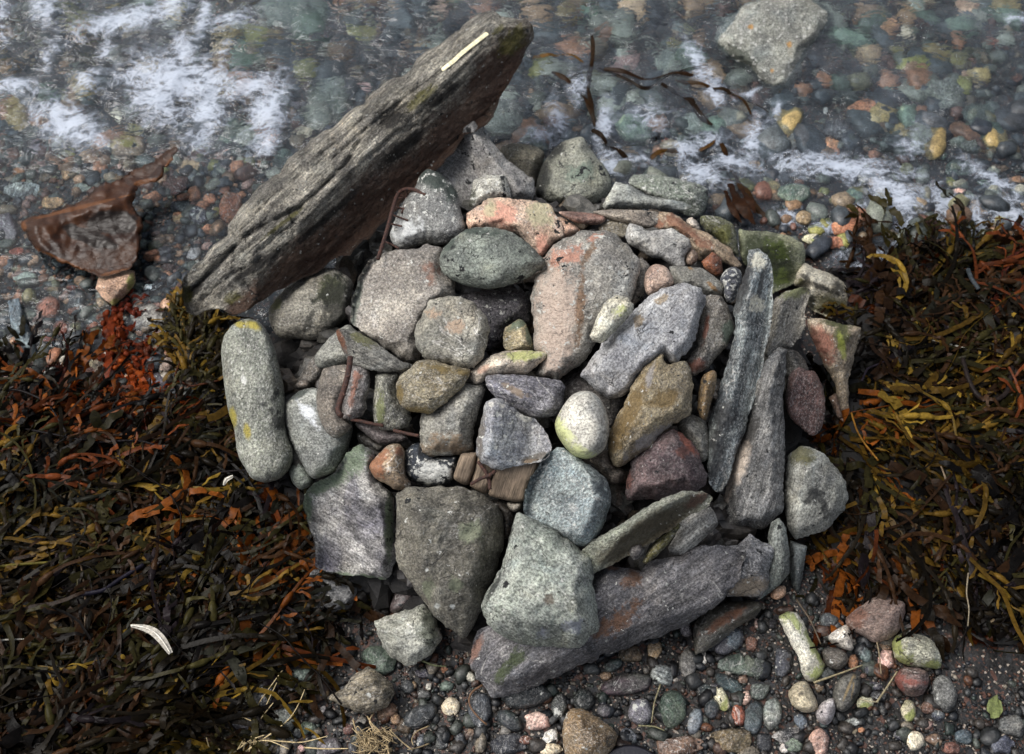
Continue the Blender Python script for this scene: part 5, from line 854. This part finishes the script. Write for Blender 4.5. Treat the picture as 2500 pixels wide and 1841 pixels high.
def asco(acc, p, ang, L, C, lift):
    n = 13; P = path(p, ang, L, n, rw_.normal(0, 1.1), lift); roll = rw_.uniform(-.5, .5) + np.linspace(0, rw_.normal(0, .6), n); w = rw_.uniform(.0018, .0042) * (1 - .3 * np.linspace(0, 1, n))
    C0 = np.asarray(C); C1 = C0 * rw_.uniform(1.0, 1.5); g = np.linspace(0, 1, n)[:, None]; Cc = C0 * (1 - g) + C1 * g
    ribbon(acc, P, w * 1.15, roll, Cc, .10); T, Sd, Nn = frame_of(P, roll)
    for i in rw_.choice(np.arange(2, n - 1), rw_.integers(0, 3), replace=False):
        l = rw_.uniform(.009, .018); bladder(acc, P[i], T[i], Sd[i], Nn[i], l, l * rw_.uniform(.30, .46), np.clip(Cc[i] * rw_.uniform(1.1, 1.9), 0, .5))
    for i in rw_.choice(np.arange(1, n - 1), rw_.integers(2, 6)):
        a2 = math.atan2(T[i, 1], T[i, 0]) + rw_.choice([-1, 1]) * rw_.uniform(.4, 1.0); m = 6; l = rw_.uniform(.02, .05)
        Q_ = path(P[i], a2, l, m, rw_.normal(0, .6), .004); ww = np.array([.5, .7, .8, 1., 1.3, .3]) * rw_.uniform(.0016, .0036)
        ribbon(acc, Q_, ww, rw_.uniform(-.6, .6) + np.zeros(m), np.clip(Cc[i] * rw_.uniform(.9, 1.7), 0, .5), .15)
def fucus(acc, p, ang, L, C, lift, depth=3, w=.006, roll=None):
    n = 6; P = path(p, ang, L, n, rw_.normal(0, .4), lift * .5); roll = rw_.uniform(-.7, .7) if roll is None else roll
    ww = w * np.linspace(.85, 1.1, n); rl = roll + np.linspace(0, rw_.normal(0, .4), n); C = np.asarray(C)
    ribbon(acc, P, ww if depth > 0 else ww * np.array([1, 1.1, 1.2, 1.15, .9, .35]), rl, C, .08, .14); T, Sd, Nn = frame_of(P, rl)
    if rw_.random() < .3:
        i = 3
        for sgn in (-1, 1): bladder(acc, P[i] + Sd[i] * sgn * w * .5, T[i], Sd[i], Nn[i], w * rw_.uniform(.45, .7), w * .34, np.clip(C * rw_.uniform(1., 1.5), 0, .5))
    if depth > 0:
        for sgn in (-1, 1):
            if depth < 2 and rw_.random() < .2: continue
            fucus(acc, P[-1] - [0, 0, .001], math.atan2(T[-1, 1], T[-1, 0]) + sgn * rw_.uniform(.22, .5), L * rw_.uniform(.65, .95), np.clip(C * rw_.uniform(.9, 1.25), 0, .5), lift, depth - 1, w * .82, rl[-1] + rw_.normal(0, .25))
def wig(acc, p, ang, L, C, r, curl):
    n = 26; P = path(p, ang, L, n, curl, rw_.uniform(.0, .02)); ribbon(acc, P, np.full(n, r), np.zeros(n), np.asarray(C), 1.0)
WC = {'olive': (48, 44, 22), 'dark': (28, 23, 15), 'ochre': (92, 70, 26), 'yellow': (122, 98, 38), 'brown': (52, 35, 21), 'rust': (88, 45, 22), 'orange': (126, 70, 26), 'purple': (34, 28, 30), 'black': (18, 15, 13), 'slate': (42, 42, 34), 'red': (66, 32, 24)}
WCL = {k: np.array(lin(v)[:3]) for k, v in WC.items()}
def weed_mat():
    t = NT('seaweed'); c = t.attr('tint').outputs['Color']; g = t.n('NewGeometry').outputs['Position']; v = t.noise(g, 140, 4, .65); f = t.ramp(v, .3, .7, .65, 1.35)
    col = t.mix(1., c, t.n('CombineColor', {0: f, 1: f, 2: f}).outputs[0], 'MULTIPLY'); b = t.n('Bump', {'Strength': .35, 'Distance': .002, 'Height': t.noise(g, 260, 4, .6)})
    p = t.n('BsdfPrincipled', {'Base Color': col, 'Roughness': .25, 'Normal': b.outputs[0], 'Specular IOR Level': .07})
    tr = t.n('BsdfTranslucent', {'Color': t.mix(1., col, (1.5, 1.05, .6, 1), 'MULTIPLY')}); return t.out(t.n('MixShader', {0: .25, 1: p.outputs[0], 2: tr.outputs[0]}).outputs[0])
WEED = weed_mat()
SL = parse('-420,840 -40,900 60,900 130,900 230,950 330,920 400,870 440,830 520,850 540,930 570,1000 640,1030 700,1070 690,1200 690,1260 640,1300 620,1360 690,1420 690,1470 600,1500 500,1520 430,1600 420,1650 330,1690 100,1760 -420,1760')
SR = parse('1790,570 1900,600 1990,580 2050,525 2120,530 2200,520 2640,470 2640,1520 2250,1440 2150,1440 2100,1350 2010,1280 1960,1255 1860,1240 1790,1235 1745,1215 1755,1170 1810,1150 1820,1050 1790,960 1790,850 1810,760 1810,680 1780,620')
BEDW = tint_mat('matted_weed', .85, .9, 60, 0, .5)
def weed_base(nm, poly):
    pw = gpt('F', poly)[:, :2]; cell = .014; mn, mx = pw.min(0), pw.max(0); xs = np.arange(mn[0], mx[0], cell); ys = np.arange(mn[1], mx[1], cell); X, Y, Qq = grid(xs, ys)
    ins = inside(np.c_[X, Y], pw); _, d = nearest(np.c_[X, Y], pw); d = np.where(ins, d, -d); k = (d[Qq] > .01).all(1)
    z = ground_z(X, Y) + .002 + .022 * np.clip(d / .06, 0, 1) + .006 * fbm(np.c_[X * 22, Y * 22, 0 * X], 3) * np.clip(d / .05, 0, 1)
    u, inv = np.unique(Qq[k], return_inverse=True)
    C = np.repeat(WCL['black'][None] * .45, len(u), 0)
    return tag(mesh_obj(nm, np.c_[X, Y, z][u], inv.reshape(-1, 4), BEDW, cols=C), kind='stuff'), pw
def weed(nm, poly, n, zones):
    acc = Acc(); q = pick(poly, n); q2 = pick(poly, n); q2 = q2[nearest(q2, poly)[1] < 75][:n // 3]; q = np.vstack([q, q2]); n = len(q); _, d = nearest(q, poly); P = gpt('F', q); ed = np.clip(d / 70, 0, 1)
    flow = perlin(np.c_[P[:, :2] * 3.0, np.full(n, 4.)]) * 3.2
    for i in range(n):
        u = rw_.random(); wts = None
        for (zx, zy, zr, mix_) in zones:
            if ((q[i, 0] - zx) ** 2 + (q[i, 1] - zy) ** 2) < (zr * rw_.uniform(.6, 1.15)) ** 2: wts = mix_; break
        if wts is None: wts = zones[-1][3]
        cl_rng = np.random.default_rng(abs(int(q[i, 0] // 55) * 977 + int(q[i, 1] // 55) * 131 + 5)) if rw_.random() < .6 else rw_
        nm_ = cl_rng.choice(list(wts.keys()), p=np.array(list(wts.values())) / sum(wts.values())); C = WCL[nm_] * rw_.uniform(.28, .85)
        top = u * (.6 + .4 * u); p = P[i] + [0, 0, .006 + (.014 + .030 * top) * ed[i]]; C = C * (1.0 if u > .4 else .8)
        ang = flow[i] + rw_.normal(0, .6); kind = rw_.random(); L = rw_.uniform(.09, .22) * (.65 + .35 * ed[i])
        if kind < .48: asco(acc, p, ang, L * 1.1, C, rw_.uniform(0, .014))
        elif kind < .95: fucus(acc, p, ang, L * .40, C, rw_.uniform(0, .012), int(rw_.integers(1, 4)), rw_.uniform(.0035, .0095))
        else: wig(acc, p, ang, L * 1.6, WCL['black'] * 1.2 if rw_.random() < .6 else C, rw_.uniform(.0006, .0014), rw_.normal(0, 2.2))
    return tag(acc.build(nm, WEED), kind='stuff')
M_OL = dict(olive=4, dark=4, ochre=1.6, yellow=.8, brown=2.5, rust=.5, orange=.12, purple=.8, black=1.6, slate=.6)
M_DK = dict(dark=4, black=3, purple=1.2, brown=2.4, olive=1.6, slate=.5, ochre=.6)
M_RU = dict(rust=4, orange=1.2, red=1.2, brown=3, ochre=1.2, dark=2)
M_OC = dict(ochre=3.5, yellow=1.5, olive=2.5, orange=.5, brown=2.8, dark=2, purple=.6)
weed_base('seaweed_bed', SL); weed_base('seaweed_bed', SR)
weed('seaweed', SL, 1650, [(200, 960, 110, M_RU), (620, 1110, 70, dict(brown=3, rust=2, dark=2, orange=.8)), (60, 1010, 120, dict(rust=2, black=3, orange=1, dark=2, purple=1)), (560, 1180, 60, dict(slate=3, olive=2, dark=2, orange=.6)), (60, 1560, 110, M_DK), (330, 1380, 130, M_DK), (600, 1430, 90, M_OC), (260, 1180, 120, M_OC), (120, 1250, 130, M_OL), (0, 0, 9999, M_OL)])
weed('seaweed', SR, 1650, [(2080, 560, 70, M_OC), (2130, 640, 110, M_RU), (2220, 600, 90, dict(red=3, purple=2, rust=2, dark=1)), (1840, 600, 70, M_DK), (2180, 780, 90, M_DK), (2170, 1130, 130, M_DK), (2020, 880, 190, M_OC), (1900, 950, 90, M_OC), (1850, 1250, 100, dict(brown=4, rust=1.6, dark=2.5, ochre=1, orange=.4)), (2200, 1400, 120, M_DK), (2050, 1120, 150, M_OL), (0, 0, 9999, M_OL)])
# small olive clump standing in the shallows beside the slab tip
acc = Acc(); cl_ = parse('370,760 400,690 440,690 450,740 480,800 485,860 440,860 400,840')
for q in pick(cl_, 120):
    p = gpt('F', q[None])[0] + [0, 0, rw_.uniform(.01, .03)]; asco(acc, p, rw_.normal(1.4, .6), rw_.uniform(.04, .08), WCL[rw_.choice(['olive', 'ochre', 'dark', 'yellow'], p=[.5, .15, .3, .05])] * rw_.uniform(.45, .95), .01)
tag(acc.build('seaweed_clump', WEED), 'olive seaweed clump between the slab tip and the lichen boulder', 'seaweed')

def px_path(f, s, off, n=24, fn='g'):
    P = parse(s); W_ = (gpt if fn == 'g' else dpt)(f, P, off) if fn in 'gd' else None
    c = np.concatenate([[0], np.cumsum(np.linalg.norm(np.diff(W_, axis=0), axis=1))]); t_ = np.linspace(0, c[-1], n)
    Q_ = np.stack([np.interp(t_, c, W_[:, i]) for i in range(3)], 1)
    for _ in range(3): Q_[1:-1] = .25 * Q_[:-2] + .5 * Q_[1:-1] + .25 * Q_[2:]
    return Q_
def tube(acc, P, r, C, m=7):
    n = len(P); T, Sd, Nn = frame_of(P, np.zeros(n)); th = np.arange(m) / m * 2 * math.pi; r = np.broadcast_to(r, (n,))
    V = (P[:, None] + (np.cos(th)[None, :, None] * Sd[:, None] + np.sin(th)[None, :, None] * Nn[:, None]) * r[:, None, None]).reshape(-1, 3)
    F = np.array([[i * m + j, i * m + (j + 1) % m, (i + 1) * m + (j + 1) % m, (i + 1) * m + j] for i in range(n - 1) for j in range(m)])
    caps = np.array([[j + 1, j, 0] for j in range(1, m - 1)] + [[(n - 1) * m, (n - 1) * m + j, (n - 1) * m + j + 1] for j in range(1, m - 1)])
    acc.add(V, F, np.asarray(C)); acc.F3.append(caps + acc.n - len(V))
# orange wrack frond in the shallows
def wlin(*c): return np.array(lin(c)[:3])
acc = Acc(); bl_ = Acc()
for (s, w, c) in (('540,980 530,1080 510,1180 520,1260 492,1340 445,1400 440,1440', .015, (112, 48, 24)), ('505,985 498,1080 520,1180', .010, (104, 46, 24)), ('575,1000 560,1090 530,1160', .010, (108, 48, 24)), ('520,1255 590,1240 640,1285 700,1280', .009, (132, 62, 24)), ('540,1180 610,1190 660,1250', .007, (110, 48, 26)),
                  ('480,1345 560,1385 660,1385 765,1360', .011, (120, 56, 24)), ('445,1420 390,1430 352,1540', .014, (124, 58, 24)), ('440,1430 520,1460 610,1440 640,1400', .010, (130, 58, 24)), ('480,1480 450,1540 420,1560', .011, (124, 54, 22)), ('530,980 600,975 660,1000 650,1030', .012, (84, 34, 22)), ('600,1150 690,1150 700,1210', .008, (70, 36, 24))):
    P = px_path('J', s, .018, 18); n = len(P); P[:, 2] += .004 * np.sin(np.arange(n) * .9 + len(s)); ribbon(acc, P, w * .55 * (.75 + .35 * np.abs(np.sin(np.arange(n) * .8))) * np.linspace(.8, 1, n), .25 * np.sin(np.arange(n) * .5), wlin(*c) * np.linspace(.75, 1.15, n)[:, None], .14, .22)
    T, Sd, Nn = frame_of(P, np.zeros(n))
    for i in range(2, n, 5):
        fucus(acc, P[i], math.atan2(T[i, 1], T[i, 0]) + rw_.normal(0, .7), rw_.uniform(.018, .034), wlin(*c) * rw_.uniform(.6, 1.2), .008, int(rw_.integers(1, 3)), rw_.uniform(.003, .0055))
    for i in range(2, n - 2, 3):
        if rw_.random() < .75: bladder(bl_, P[i] + Sd[i] * rw_.choice([-.45, .45]) * w + [0, 0, .003], T[i], Sd[i], Nn[i], .0062, .0048, wlin(*c) * 1.25)
wk = tag(acc.build('wrack_frond', WEED), 'bright orange red wrack frond lying in the shallows below the peach stone', 'seaweed')
bl_.build('bladders', WEED, parent=wk)['kind'] = 'stuff'
# brown kelp blade
def kelp_mat():
    t = NT('kelp_blade'); V = t.attr('rc').outputs['Vector']; n = t.noise(V, 22, 5, .6, .5); col = t.mix(t.ramp(n, .3, .7), lin((34, 17, 7)), lin((66, 36, 12)))
    m = t.math('ADD', t.attr('z0').outputs['Fac'], t.math('MULTIPLY', t.math('SUBTRACT', t.noise(V, 60, 4), .5), 1.2)); col = t.mix(t.ramp(m, .4, .65), col, lin((88, 52, 22)))
    m = t.math('ADD', t.attr('z1').outputs['Fac'], t.math('MULTIPLY', t.math('SUBTRACT', t.noise(V, 40, 4), .5), .9)); col = t.mix(t.ramp(m, .4, .65), col, lin((28, 20, 14)))
    b = t.n('Bump', {'Strength': .6, 'Distance': .003, 'Height': t.noise(t.scale(V, (55, 150, 80)), 1., 4, .6, .8)})
    return t.out(t.n('BsdfPrincipled', {'Base Color': col, 'Roughness': .3, 'Normal': b.outputs[0], 'Specular IOR Level': .25}).outputs[0])
KM = kelp_mat()
kz = [((1, 1, 1), [(350, 505, 270, 9, -14), (110, 590, 16, 26, 0), (810, 300, 22, 90, 35), (700, 375, 70, 14, -10), (560, 806, 90, 12, -10), (300, 755, 190, 10, 24)], 1.), ((0, 0, 0), [(530, 570, 130, 60, 0), (430, 640, 140, 40, 20)], 1.)]
stone('kelp', 'big glossy brown kelp blade folded over in the shallows', 'J', '93,565 140,548 260,520 400,460 440,430 470,390 560,360 640,320 700,288 780,240 832,203 848,215 810,280 803,300 775,315 772,350 740,388 695,375 660,400 640,420 622,490 690,580 668,620 668,680 652,740 612,790 540,815 460,822 330,772 200,722 130,650', cat='seaweed', on='ground', dz=.065, H=.03, back=.004, rnd=.3, slope=1.2, nf=0, amp=-.08, jit=1.6,
      ridge=[(100, 585, 620, 475, .028, .028, .5, .28)], grooves=[('330,600 450,580 570,560', .03, .016), ('560,420 700,350', .02, .010)], mat=KM, z=kz)
KST = [('340,260 332,330 328,400 345,500 352,600', .006, 'dark upright kelp stem standing in the wash beyond the green grey boulder', (40, 27, 14)), ('170,405 260,450 330,510 355,580', .006, 'kelp stem bending down to the foot of the upright stem', (46, 30, 14)), ('395,388 520,408 640,420 830,405', .006, 'long straight brown kelp stem lying across the drift', (40, 26, 14)),
       ('640,452 740,482 800,530 858,585', .008, 'thick dark kelp stem curving under the pale wave boulder', (30, 21, 13)), ('700,430 800,440 900,465 1000,500 1025,540', .005, 'thin kelp stem hooking down at its end', (54, 37, 18)), ('880,640 850,675 700,705 560,742', .006, 'golden kelp stem along the back of the foam block', (70, 48, 20)),
       ('905,680 940,760 1000,850 1060,920 1130,980 1210,1025', .008, 'long brown kelp stem running down behind the mossy block', (50, 33, 16)), ('345,620 420,680 520,745', .006, 'short dark kelp stem beside the green grey boulder', (36, 25, 14)), ('370,380 450,400 560,470 640,440 720,400 830,370', .004, 'wavy black strand tangled over the straight stem', (30, 22, 14)),
       ('760,450 860,455 950,470 1100,540', .004, 'fine dark strand trailing towards the orange stone', (40, 30, 20)), ('90,340 200,330 300,355', .005, 'pale brown strand near the tip of the slab', (96, 70, 34)), ('600,650 640,645', .004, 'tiny dark stick between the kelp stems', (24, 22, 20))]
for s, rr, lb, c in KST:
    acc = Acc(); P = px_path('L', s, .0, 26); P[:, 2] = np.maximum(.001 + .007 * np.sin(np.linspace(0, 11, 26) + rr * 999), ground_z(P[:, 0], P[:, 1]) + .004); P[:, :2] += .006 * np.c_[np.sin(np.linspace(0, 7, 26)), np.cos(np.linspace(1, 9, 26))]; ribbon(acc, P, rr * (.4 + .6 * np.sin(np.linspace(.25, 3.0, 26))) * (1 + .25 * np.sin(np.linspace(0, 17, 26))), .6 * np.sin(np.linspace(0, 6, 26) + rr * 777), wlin(*c), .3, .1); tag(acc.build('kelp_strand', WEED), lb, 'kelp stem', 'kelp stems in the wash')
acc = Acc()
for s, w in (('950,820 990,900 1030,960 1060,1000', .012), ('1000,840 1040,900 1060,950', .008), ('930,850 960,930 1000,990', .007)):
    P = px_path('L', s, .03, 16); P[:, 2] += .01; ribbon(acc, P, w * np.sin(np.linspace(.5, 2.9, 16)), .5 * np.sin(np.arange(16) * .5), wlin(44, 26, 14), .2, .2)
tag(acc.build('kelp', WEED), 'dark brown kelp leaf between the foam and the olive rock', 'seaweed')
# dark loops and strings over the seaweed
STR = [('F', '0,900 60,880 130,910 180,990 150,1000', 'black string loop of weed at the shallow edge', .0022, (26, 22, 22)), ('F', '40,960 140,980 240,1000 330,990 420,1030', 'black weed string across the orange fronds', .002, (24, 20, 22)), ('M', '995,850 1030,980 1080,1080 1170,1105 1250,1050 1275,900', 'thick black weed stalk bent in a hook', .0045, (36, 30, 28)), ('M', '1030,345 1050,400 1090,460', 'short grey weed stalk near the rusty fronds', .004, (60, 66, 70)),
       ('M', '430,980 460,910 560,870', 'thin dark strand beside the funnel shaped stone', .002, (44, 38, 46)), ('K', '480,850 620,830 700,770 830,690', 'purple black strand with a swollen end', .0035, (34, 32, 42)), ('M', '1290,880 1350,850 1416,840', 'flat dark stalk running out to the picture edge', .004, (50, 42, 36)), ('C', '150,920 300,905 450,920 540,980', 'dark strand below the lichen boulder', .002, (28, 24, 24)), ('M', '370,1160 400,1260 440,1330 520,1430', 'yellow brown strand hanging from the funnel shaped stone', .0016, (130, 92, 36)), ('K', '0,710 160,690 330,680', 'long olive strand over the seaweed', .0022, (92, 84, 36)), ('J', '100,1330 30,1340 0,1380', 'thin black loop end in the shallows', .002, (22, 20, 20)), ('J', '1060,1360 920,1390 850,1340 880,1270', 'brown loop around the olive clump', .002, (70, 40, 26))]
for f, s, lb, rr, c in STR:
    acc = Acc(); P = px_path(f, s, .0, 22); P[:, 2] += .05 if f != 'J' else .03; tube(acc, P, rr, wlin(*c), 6); tag(acc.build('weed_strand', WEED), lb, 'seaweed strand')

# ------------------------------------------------------------------ straws, grass, feathers, leaf
STRAWM = tint_mat('dry_straw', .6, .2, 300, 0, .25)
STRW = [('G', '1497,378 1560,330 1600,290 1740,182', 'pale flat straw lying on the long slab', .0045, 'd', (222, 214, 176)), ('K', '505,1085 525,960 515,800 490,660 455,540', 'long brown stalk standing in the left seaweed', .0016, 'g', (150, 108, 60)), ('K', '1205,748 1320,725 1465,703', 'golden straw lying on the left seaweed', .002, 'g', (206, 164, 92)), ('K', '5,1100 100,1080 215,1078', 'white straw at the left picture edge', .0015, 'g', (214, 204, 180)), ('M', '835,738 930,762 1035,790', 'whitish straw across the right seaweed', .0018, 'g', (206, 196, 170)), ('M', '865,1410 900,1520 930,1640', 'thin brown straw standing in the right seaweed', .0013, 'g', (150, 116, 70)),
        ('M', '1380,1500 1360,1540 1362,1600 1400,1640', 'bent yellow green straw at the picture edge', .0018, 'g', (196, 186, 80)), ('H', '1550,965 1640,890 1700,860 1762,840', 'curved tan straw by the orange stone', .002, 'g', (190, 150, 90)), ('H', '612,1285 740,1240 870,1192', 'straw lying over the striped oval pebble', .0016, 'g', (200, 176, 110)), ('H', '945,1390 1000,1310 1055,1225', 'straw leaning on the banded red stone', .0016, 'g', (196, 172, 108)), ('H', '495,1400 600,1425 700,1420', 'straw under the cream pebble', .0014, 'g', (190, 166, 110)), ('H', '1400,730 1385,850 1405,900 1395,1010', 'upright pale straw before the dark weed', .0012, 'g', (176, 150, 104)), ('H', '520,840 600,960 650,1080', 'dark stalk along the long white stone', .0016, 'g', (110, 84, 50)), ('H', '945,1055 960,1130 970,1240', 'thin straw between the white triangle and the pink stone', .0012, 'g', (170, 140, 90)), ('I', '1590,980 1555,1080 1540,1190', 'straw between the green and the rounded grey pebble', .0012, 'g', (176, 160, 96)), ('I', '1470,1205 1560,1210 1610,1232', 'arched grass blade in front of the rounded pebble', .0012, 'g', (170, 160, 90)), ('I', '290,850 360,880 430,885', 'green grass blade under the whitish angular stone', .0013, 'g', (120, 130, 60)), ('I', '630,985 560,1020 545,1090 610,1170 650,1200', 'orange root wound over the tall dark stone', .0018, 'g', (150, 90, 40)), ('H', '855,1370 900,1385 945,1388', 'short straw on the yellow green pebble', .0014, 'g', (210, 190, 130)), ('H', '1245,130 1290,240 1310,310', 'slanting brown straw in the weed above the granite', .0014, 'g', (150, 110, 60)), ('C', '130,1595 300,1570 460,1540', 'straw near the purple streaked boulder', .002, 'g', (206, 164, 96))]
from mathutils.bvhtree import BVHTree
_so = bpy.data.objects['long_slab']; _bv = BVHTree.FromPolygons([tuple(v.co + _so.location) for v in _so.data.vertices], [tuple(p.vertices) for p in _so.data.polygons])
def slab_hit(q):
    dr = Vector(q[0] * RX + q[1] * UP - BK).normalized(); h = _bv.ray_cast(Vector(CAM), dr); return np.array(h[0]) if h[0] else CAM + np.array(dr) * 1.9
for f, s, lb, rr, fn, c in STRW:
    if lb.startswith('straw near the purple'): continue
    acc = Acc(); P = px_path(f, s, .0, 14, 'g')
    if fn == 'd':
        P = np.array([slab_hit(q) for q in np.stack([np.interp(np.linspace(0, 3, 14), np.arange(4), rays(f, parse(s))[:, k]) for k in range(2)], 1)]); P[1:-1] = .25 * P[:-2] + .5 * P[1:-1] + .25 * P[2:]; P += .003 * BK
    else: P[:, 2] += .045 if (f in 'KM' or 'weed' in lb) else .02
    (ribbon(acc, P, np.full(14, rr), np.zeros(14), wlin(*c), .3) if fn == 'd' else tube(acc, P, rr * np.linspace(1.1, .7, 14), wlin(*(np.array(c) * .5 + np.mean(c) * .38)) * .7, 5)); tag(acc.build('straw', STRAWM), lb, 'straw')
def tuft(label, f, lines, c, rnd_n, centre, spread):
    e = empty('dry_grass', gpt(f, [centre])[0], label, 'dry grass'); acc = Acc()
    for s in lines:
        acc1 = Acc(); P = px_path(f, s, .0, 14); P[:, 2] += np.linspace(.012, .035, 14); tube(acc1, P, np.linspace(.0012, .0006, 14), wlin(*c) * rw_.uniform(.75, 1.15), 5); acc1.build('grass_blade', STRAWM, parent=e)
    for i in range(rnd_n):
        pc = np.array(centre) + rw_.uniform(-1.3, 1.3, 2) * spread; an = rw_.normal(.5, .8); le = rw_.uniform(40, 150); dv_ = np.array([math.cos(an), math.sin(an)]) * le / 2; p0 = pc - dv_; p1 = pc + dv_; pm = pc + rw_.normal(0, .16, 2) * le
        W_ = gpt(f, np.array([p0, pm, p1])); t_ = np.linspace(0, 2, 10); P = np.stack([np.interp(t_, [0, 1, 2], W_[:, k]) for k in range(3)], 1); P[1:-1] = .25 * P[:-2] + .5 * P[1:-1] + .25 * P[2:]
        P[:, 2] += rw_.uniform(.006, .03) + .006 * np.sin(np.linspace(0, 3, 10)); tube(acc, P, .00055, wlin(*c) * rw_.uniform(.6, 1.2), 4)
    if rnd_n: acc.build('grass_litter', STRAWM, parent=e)['kind'] = 'stuff'
tuft('sparse straw tuft with long pale blades at the bottom edge', 'N', ['610,900 650,720 660,540 750,420 940,190', '640,900 690,660 770,520 890,300', '660,880 720,620 860,480', '580,890 800,750 965,650 1060,540 1140,360', '470,900 640,800 780,770', '420,820 650,825 780,790 1000,895', '700,860 780,790 900,815 1040,830', '780,790 1100,830 1340,780', '260,900 262,790', '450,640 470,610 560,590 660,640', '560,880 590,770 540,900', '330,900 350,870 380,900', '1110,855 1300,880 1530,890'], (186, 166, 124), 0, (600, 860), (90, 40))
tuft('tangled bundle of dry hay at the bottom edge', 'N', ['1680,570 1720,640 1760,690 1830,760', '1740,540 1690,620 1760,720 1900,830', '1550,600 1580,700 1640,800 1700,880', '2090,880 1980,800 1900,720', '2240,660 2130,720 2085,800 2110,860', '2240,820 2150,870 2060,900'], (172, 152, 116), 150, (1740, 810), (120, 80))
def feather(label, f, s, w):
    acc = Acc(); P = px_path(f, s, .0, 20); P[:, 2] += .07; n = 20
    ribbon(acc, P, w * np.sin(np.linspace(.35, 2.6, n)), np.full(n, .15), wlin(168, 162, 150), .1, .1); e = tag(acc.build('feather', STRAWM), label, 'feather')
    a2 = Acc(); P2 = P.copy(); P2[:, 2] += .0025; tube(a2, P2, .0009, wlin(226, 220, 206), 5); a2.build('quill', STRAWM, parent=e)
feather('white curved feather on the left seaweed', 'K', '790,1032 850,1040 905,1060 950,1105 995,1176', .006)
feather('tiny white feather scrap near the lichen boulder', 'K', '1262,300 1275,270 1310,252', .004)
acc = Acc(); P = px_path('H', '1548,1385 1590,1410 1628,1420', .004, 8); P[:, 2] += .012; ribbon(acc, P, np.array([.004, .011, .016, .018, .017, .015, .01, .003]), np.full(8, .1), wlin(98, 106, 60), .05, .25)
tag(acc.build('fallen_leaf', STRAWM), 'pale green leaf on the dark sand at the corner', 'leaf')

# ------------------------------------------------------------------ rusty grill, hooked rod, bars, nails, boot toe
RUSTM = plain_mat('rusty_iron', (40, 25, 22), (74, 44, 32), .8, (220, 220, 220), .8)
def rod(name, f, s, off, r_, parent=None, n=20, zz=None, fn=dpt):
    P = parse(s); W_ = fn(f, P, off) if zz is None else to_world(rays(f, P), np.array(zz)); c = np.concatenate([[0], np.cumsum(np.linalg.norm(np.diff(W_, axis=0), axis=1))]); t_ = np.linspace(0, c[-1], n)
    Q_ = np.stack([np.interp(t_, c, W_[:, i]) for i in range(3)], 1)
    for _ in range(2): Q_[1:-1] = .25 * Q_[:-2] + .5 * Q_[1:-1] + .25 * Q_[2:]
    acc = Acc(); tube(acc, Q_, r_, np.zeros(3), 8); return acc.build(name, RUSTM, parent=parent)
ge = empty('rusty_grill', dpt('A', [(1580, 300)], .0)[0], 'rusty iron grill corner between the long slab and the frosted stone', 'grill')
rod('frame_rod', 'A', '1440,640 1460,580 1500,450 1530,340 1560,230 1585,172 1640,158 1700,178 1760,215', .03, .0034, ge)
for s in ('1572,195 1640,240 1690,285', '1560,235 1625,225 1700,260', '1545,285 1600,300 1660,320', '1530,340 1570,355 1640,380', '1515,400 1545,408 1600,420', '1480,520 1530,540 1580,570', '1630,160 1630,240 1600,330'):
    rod('cross_bar', 'A', s, .014, .0016, ge)
he = empty('hooked_rod', dpt('C', [(930, 280)], .05)[0], 'rusty hooked rod lying over the brown grey rock', 'rod')
rod('shaft', 'C', '978,60 975,110 960,190 930,300 905,370 893,420 900,450 920,455', .085, .0042, he)
for s in ('955,195 978,180', '932,300 940,320', '940,240 955,255'): rod('stub', 'C', s, .088, .0017, he)
for s, lb in (('985,480 1060,492 1140,512 1200,520', 'thin rusty bar above the flat dark reddish stone'), ('1270,552 1340,570 1440,590', 'rusty bar pointing at the squarish grey block')):
    tag(rod('rusty_bar', 'C', s, .012, .0026), lb, 'bar', 'rusty bars in the pile')
rod('nail', 'D', '185,625 235,690 262,760 265,812', .028, .0026, wd); rod('nail', 'D', '135,778 200,740 262,718 305,685', .034, .0026, wd)
bt = NT('boot_rubber'); g = bt.n('NewGeometry').outputs['Position']; b = bt.n('Bump', {'Strength': .3, 'Distance': .002, 'Height': bt.noise(g, 300, 4)})
BOOT = bt.out(bt.n('BsdfPrincipled', {'Base Color': (.012, .012, .018, 1), 'Roughness': .38, 'Normal': b.outputs[0]}).outputs[0])
bw = gpt('I', [(1425, 1385)])[0]; be = empty('boot_toe', bw, 'toe of a black ridged rubber boot at the bottom edge', 'boot')
th = np.linspace(0, 2 * math.pi, 48, endpoint=False); prof = [(1.0, 0), (1.03, .012), (1.0, .02), (.97, .026), (.93, .031), (.92, .0300), (.88, .036), (.87, .035), (.82, .041), (.81, .040), (.74, .046), (.6, .051), (.35, .054), (.02, .055)]
V = np.array([[bw[0] + .062 * k * math.cos(a), bw[1] - .055 + (.075 if math.sin(a) > 0 else .20) * k * math.sin(a), bw[2] - .006 + z_ * (1 if math.sin(a) > -.3 else 1.25)] for k, z_ in prof for a in th])
F = np.array([[i * 48 + j, i * 48 + (j + 1) % 48, (i + 1) * 48 + (j + 1) % 48, (i + 1) * 48 + j] for i in range(len(prof) - 1) for j in range(48)])
mesh_obj('toe_cap', V[48 * 2:], F[:-48 * 2], BOOT, parent=be); mesh_obj('sole', V[:48 * 4], F[:48 * 3], BOOT, parent=be)
print('triangles', N_TRI[0])
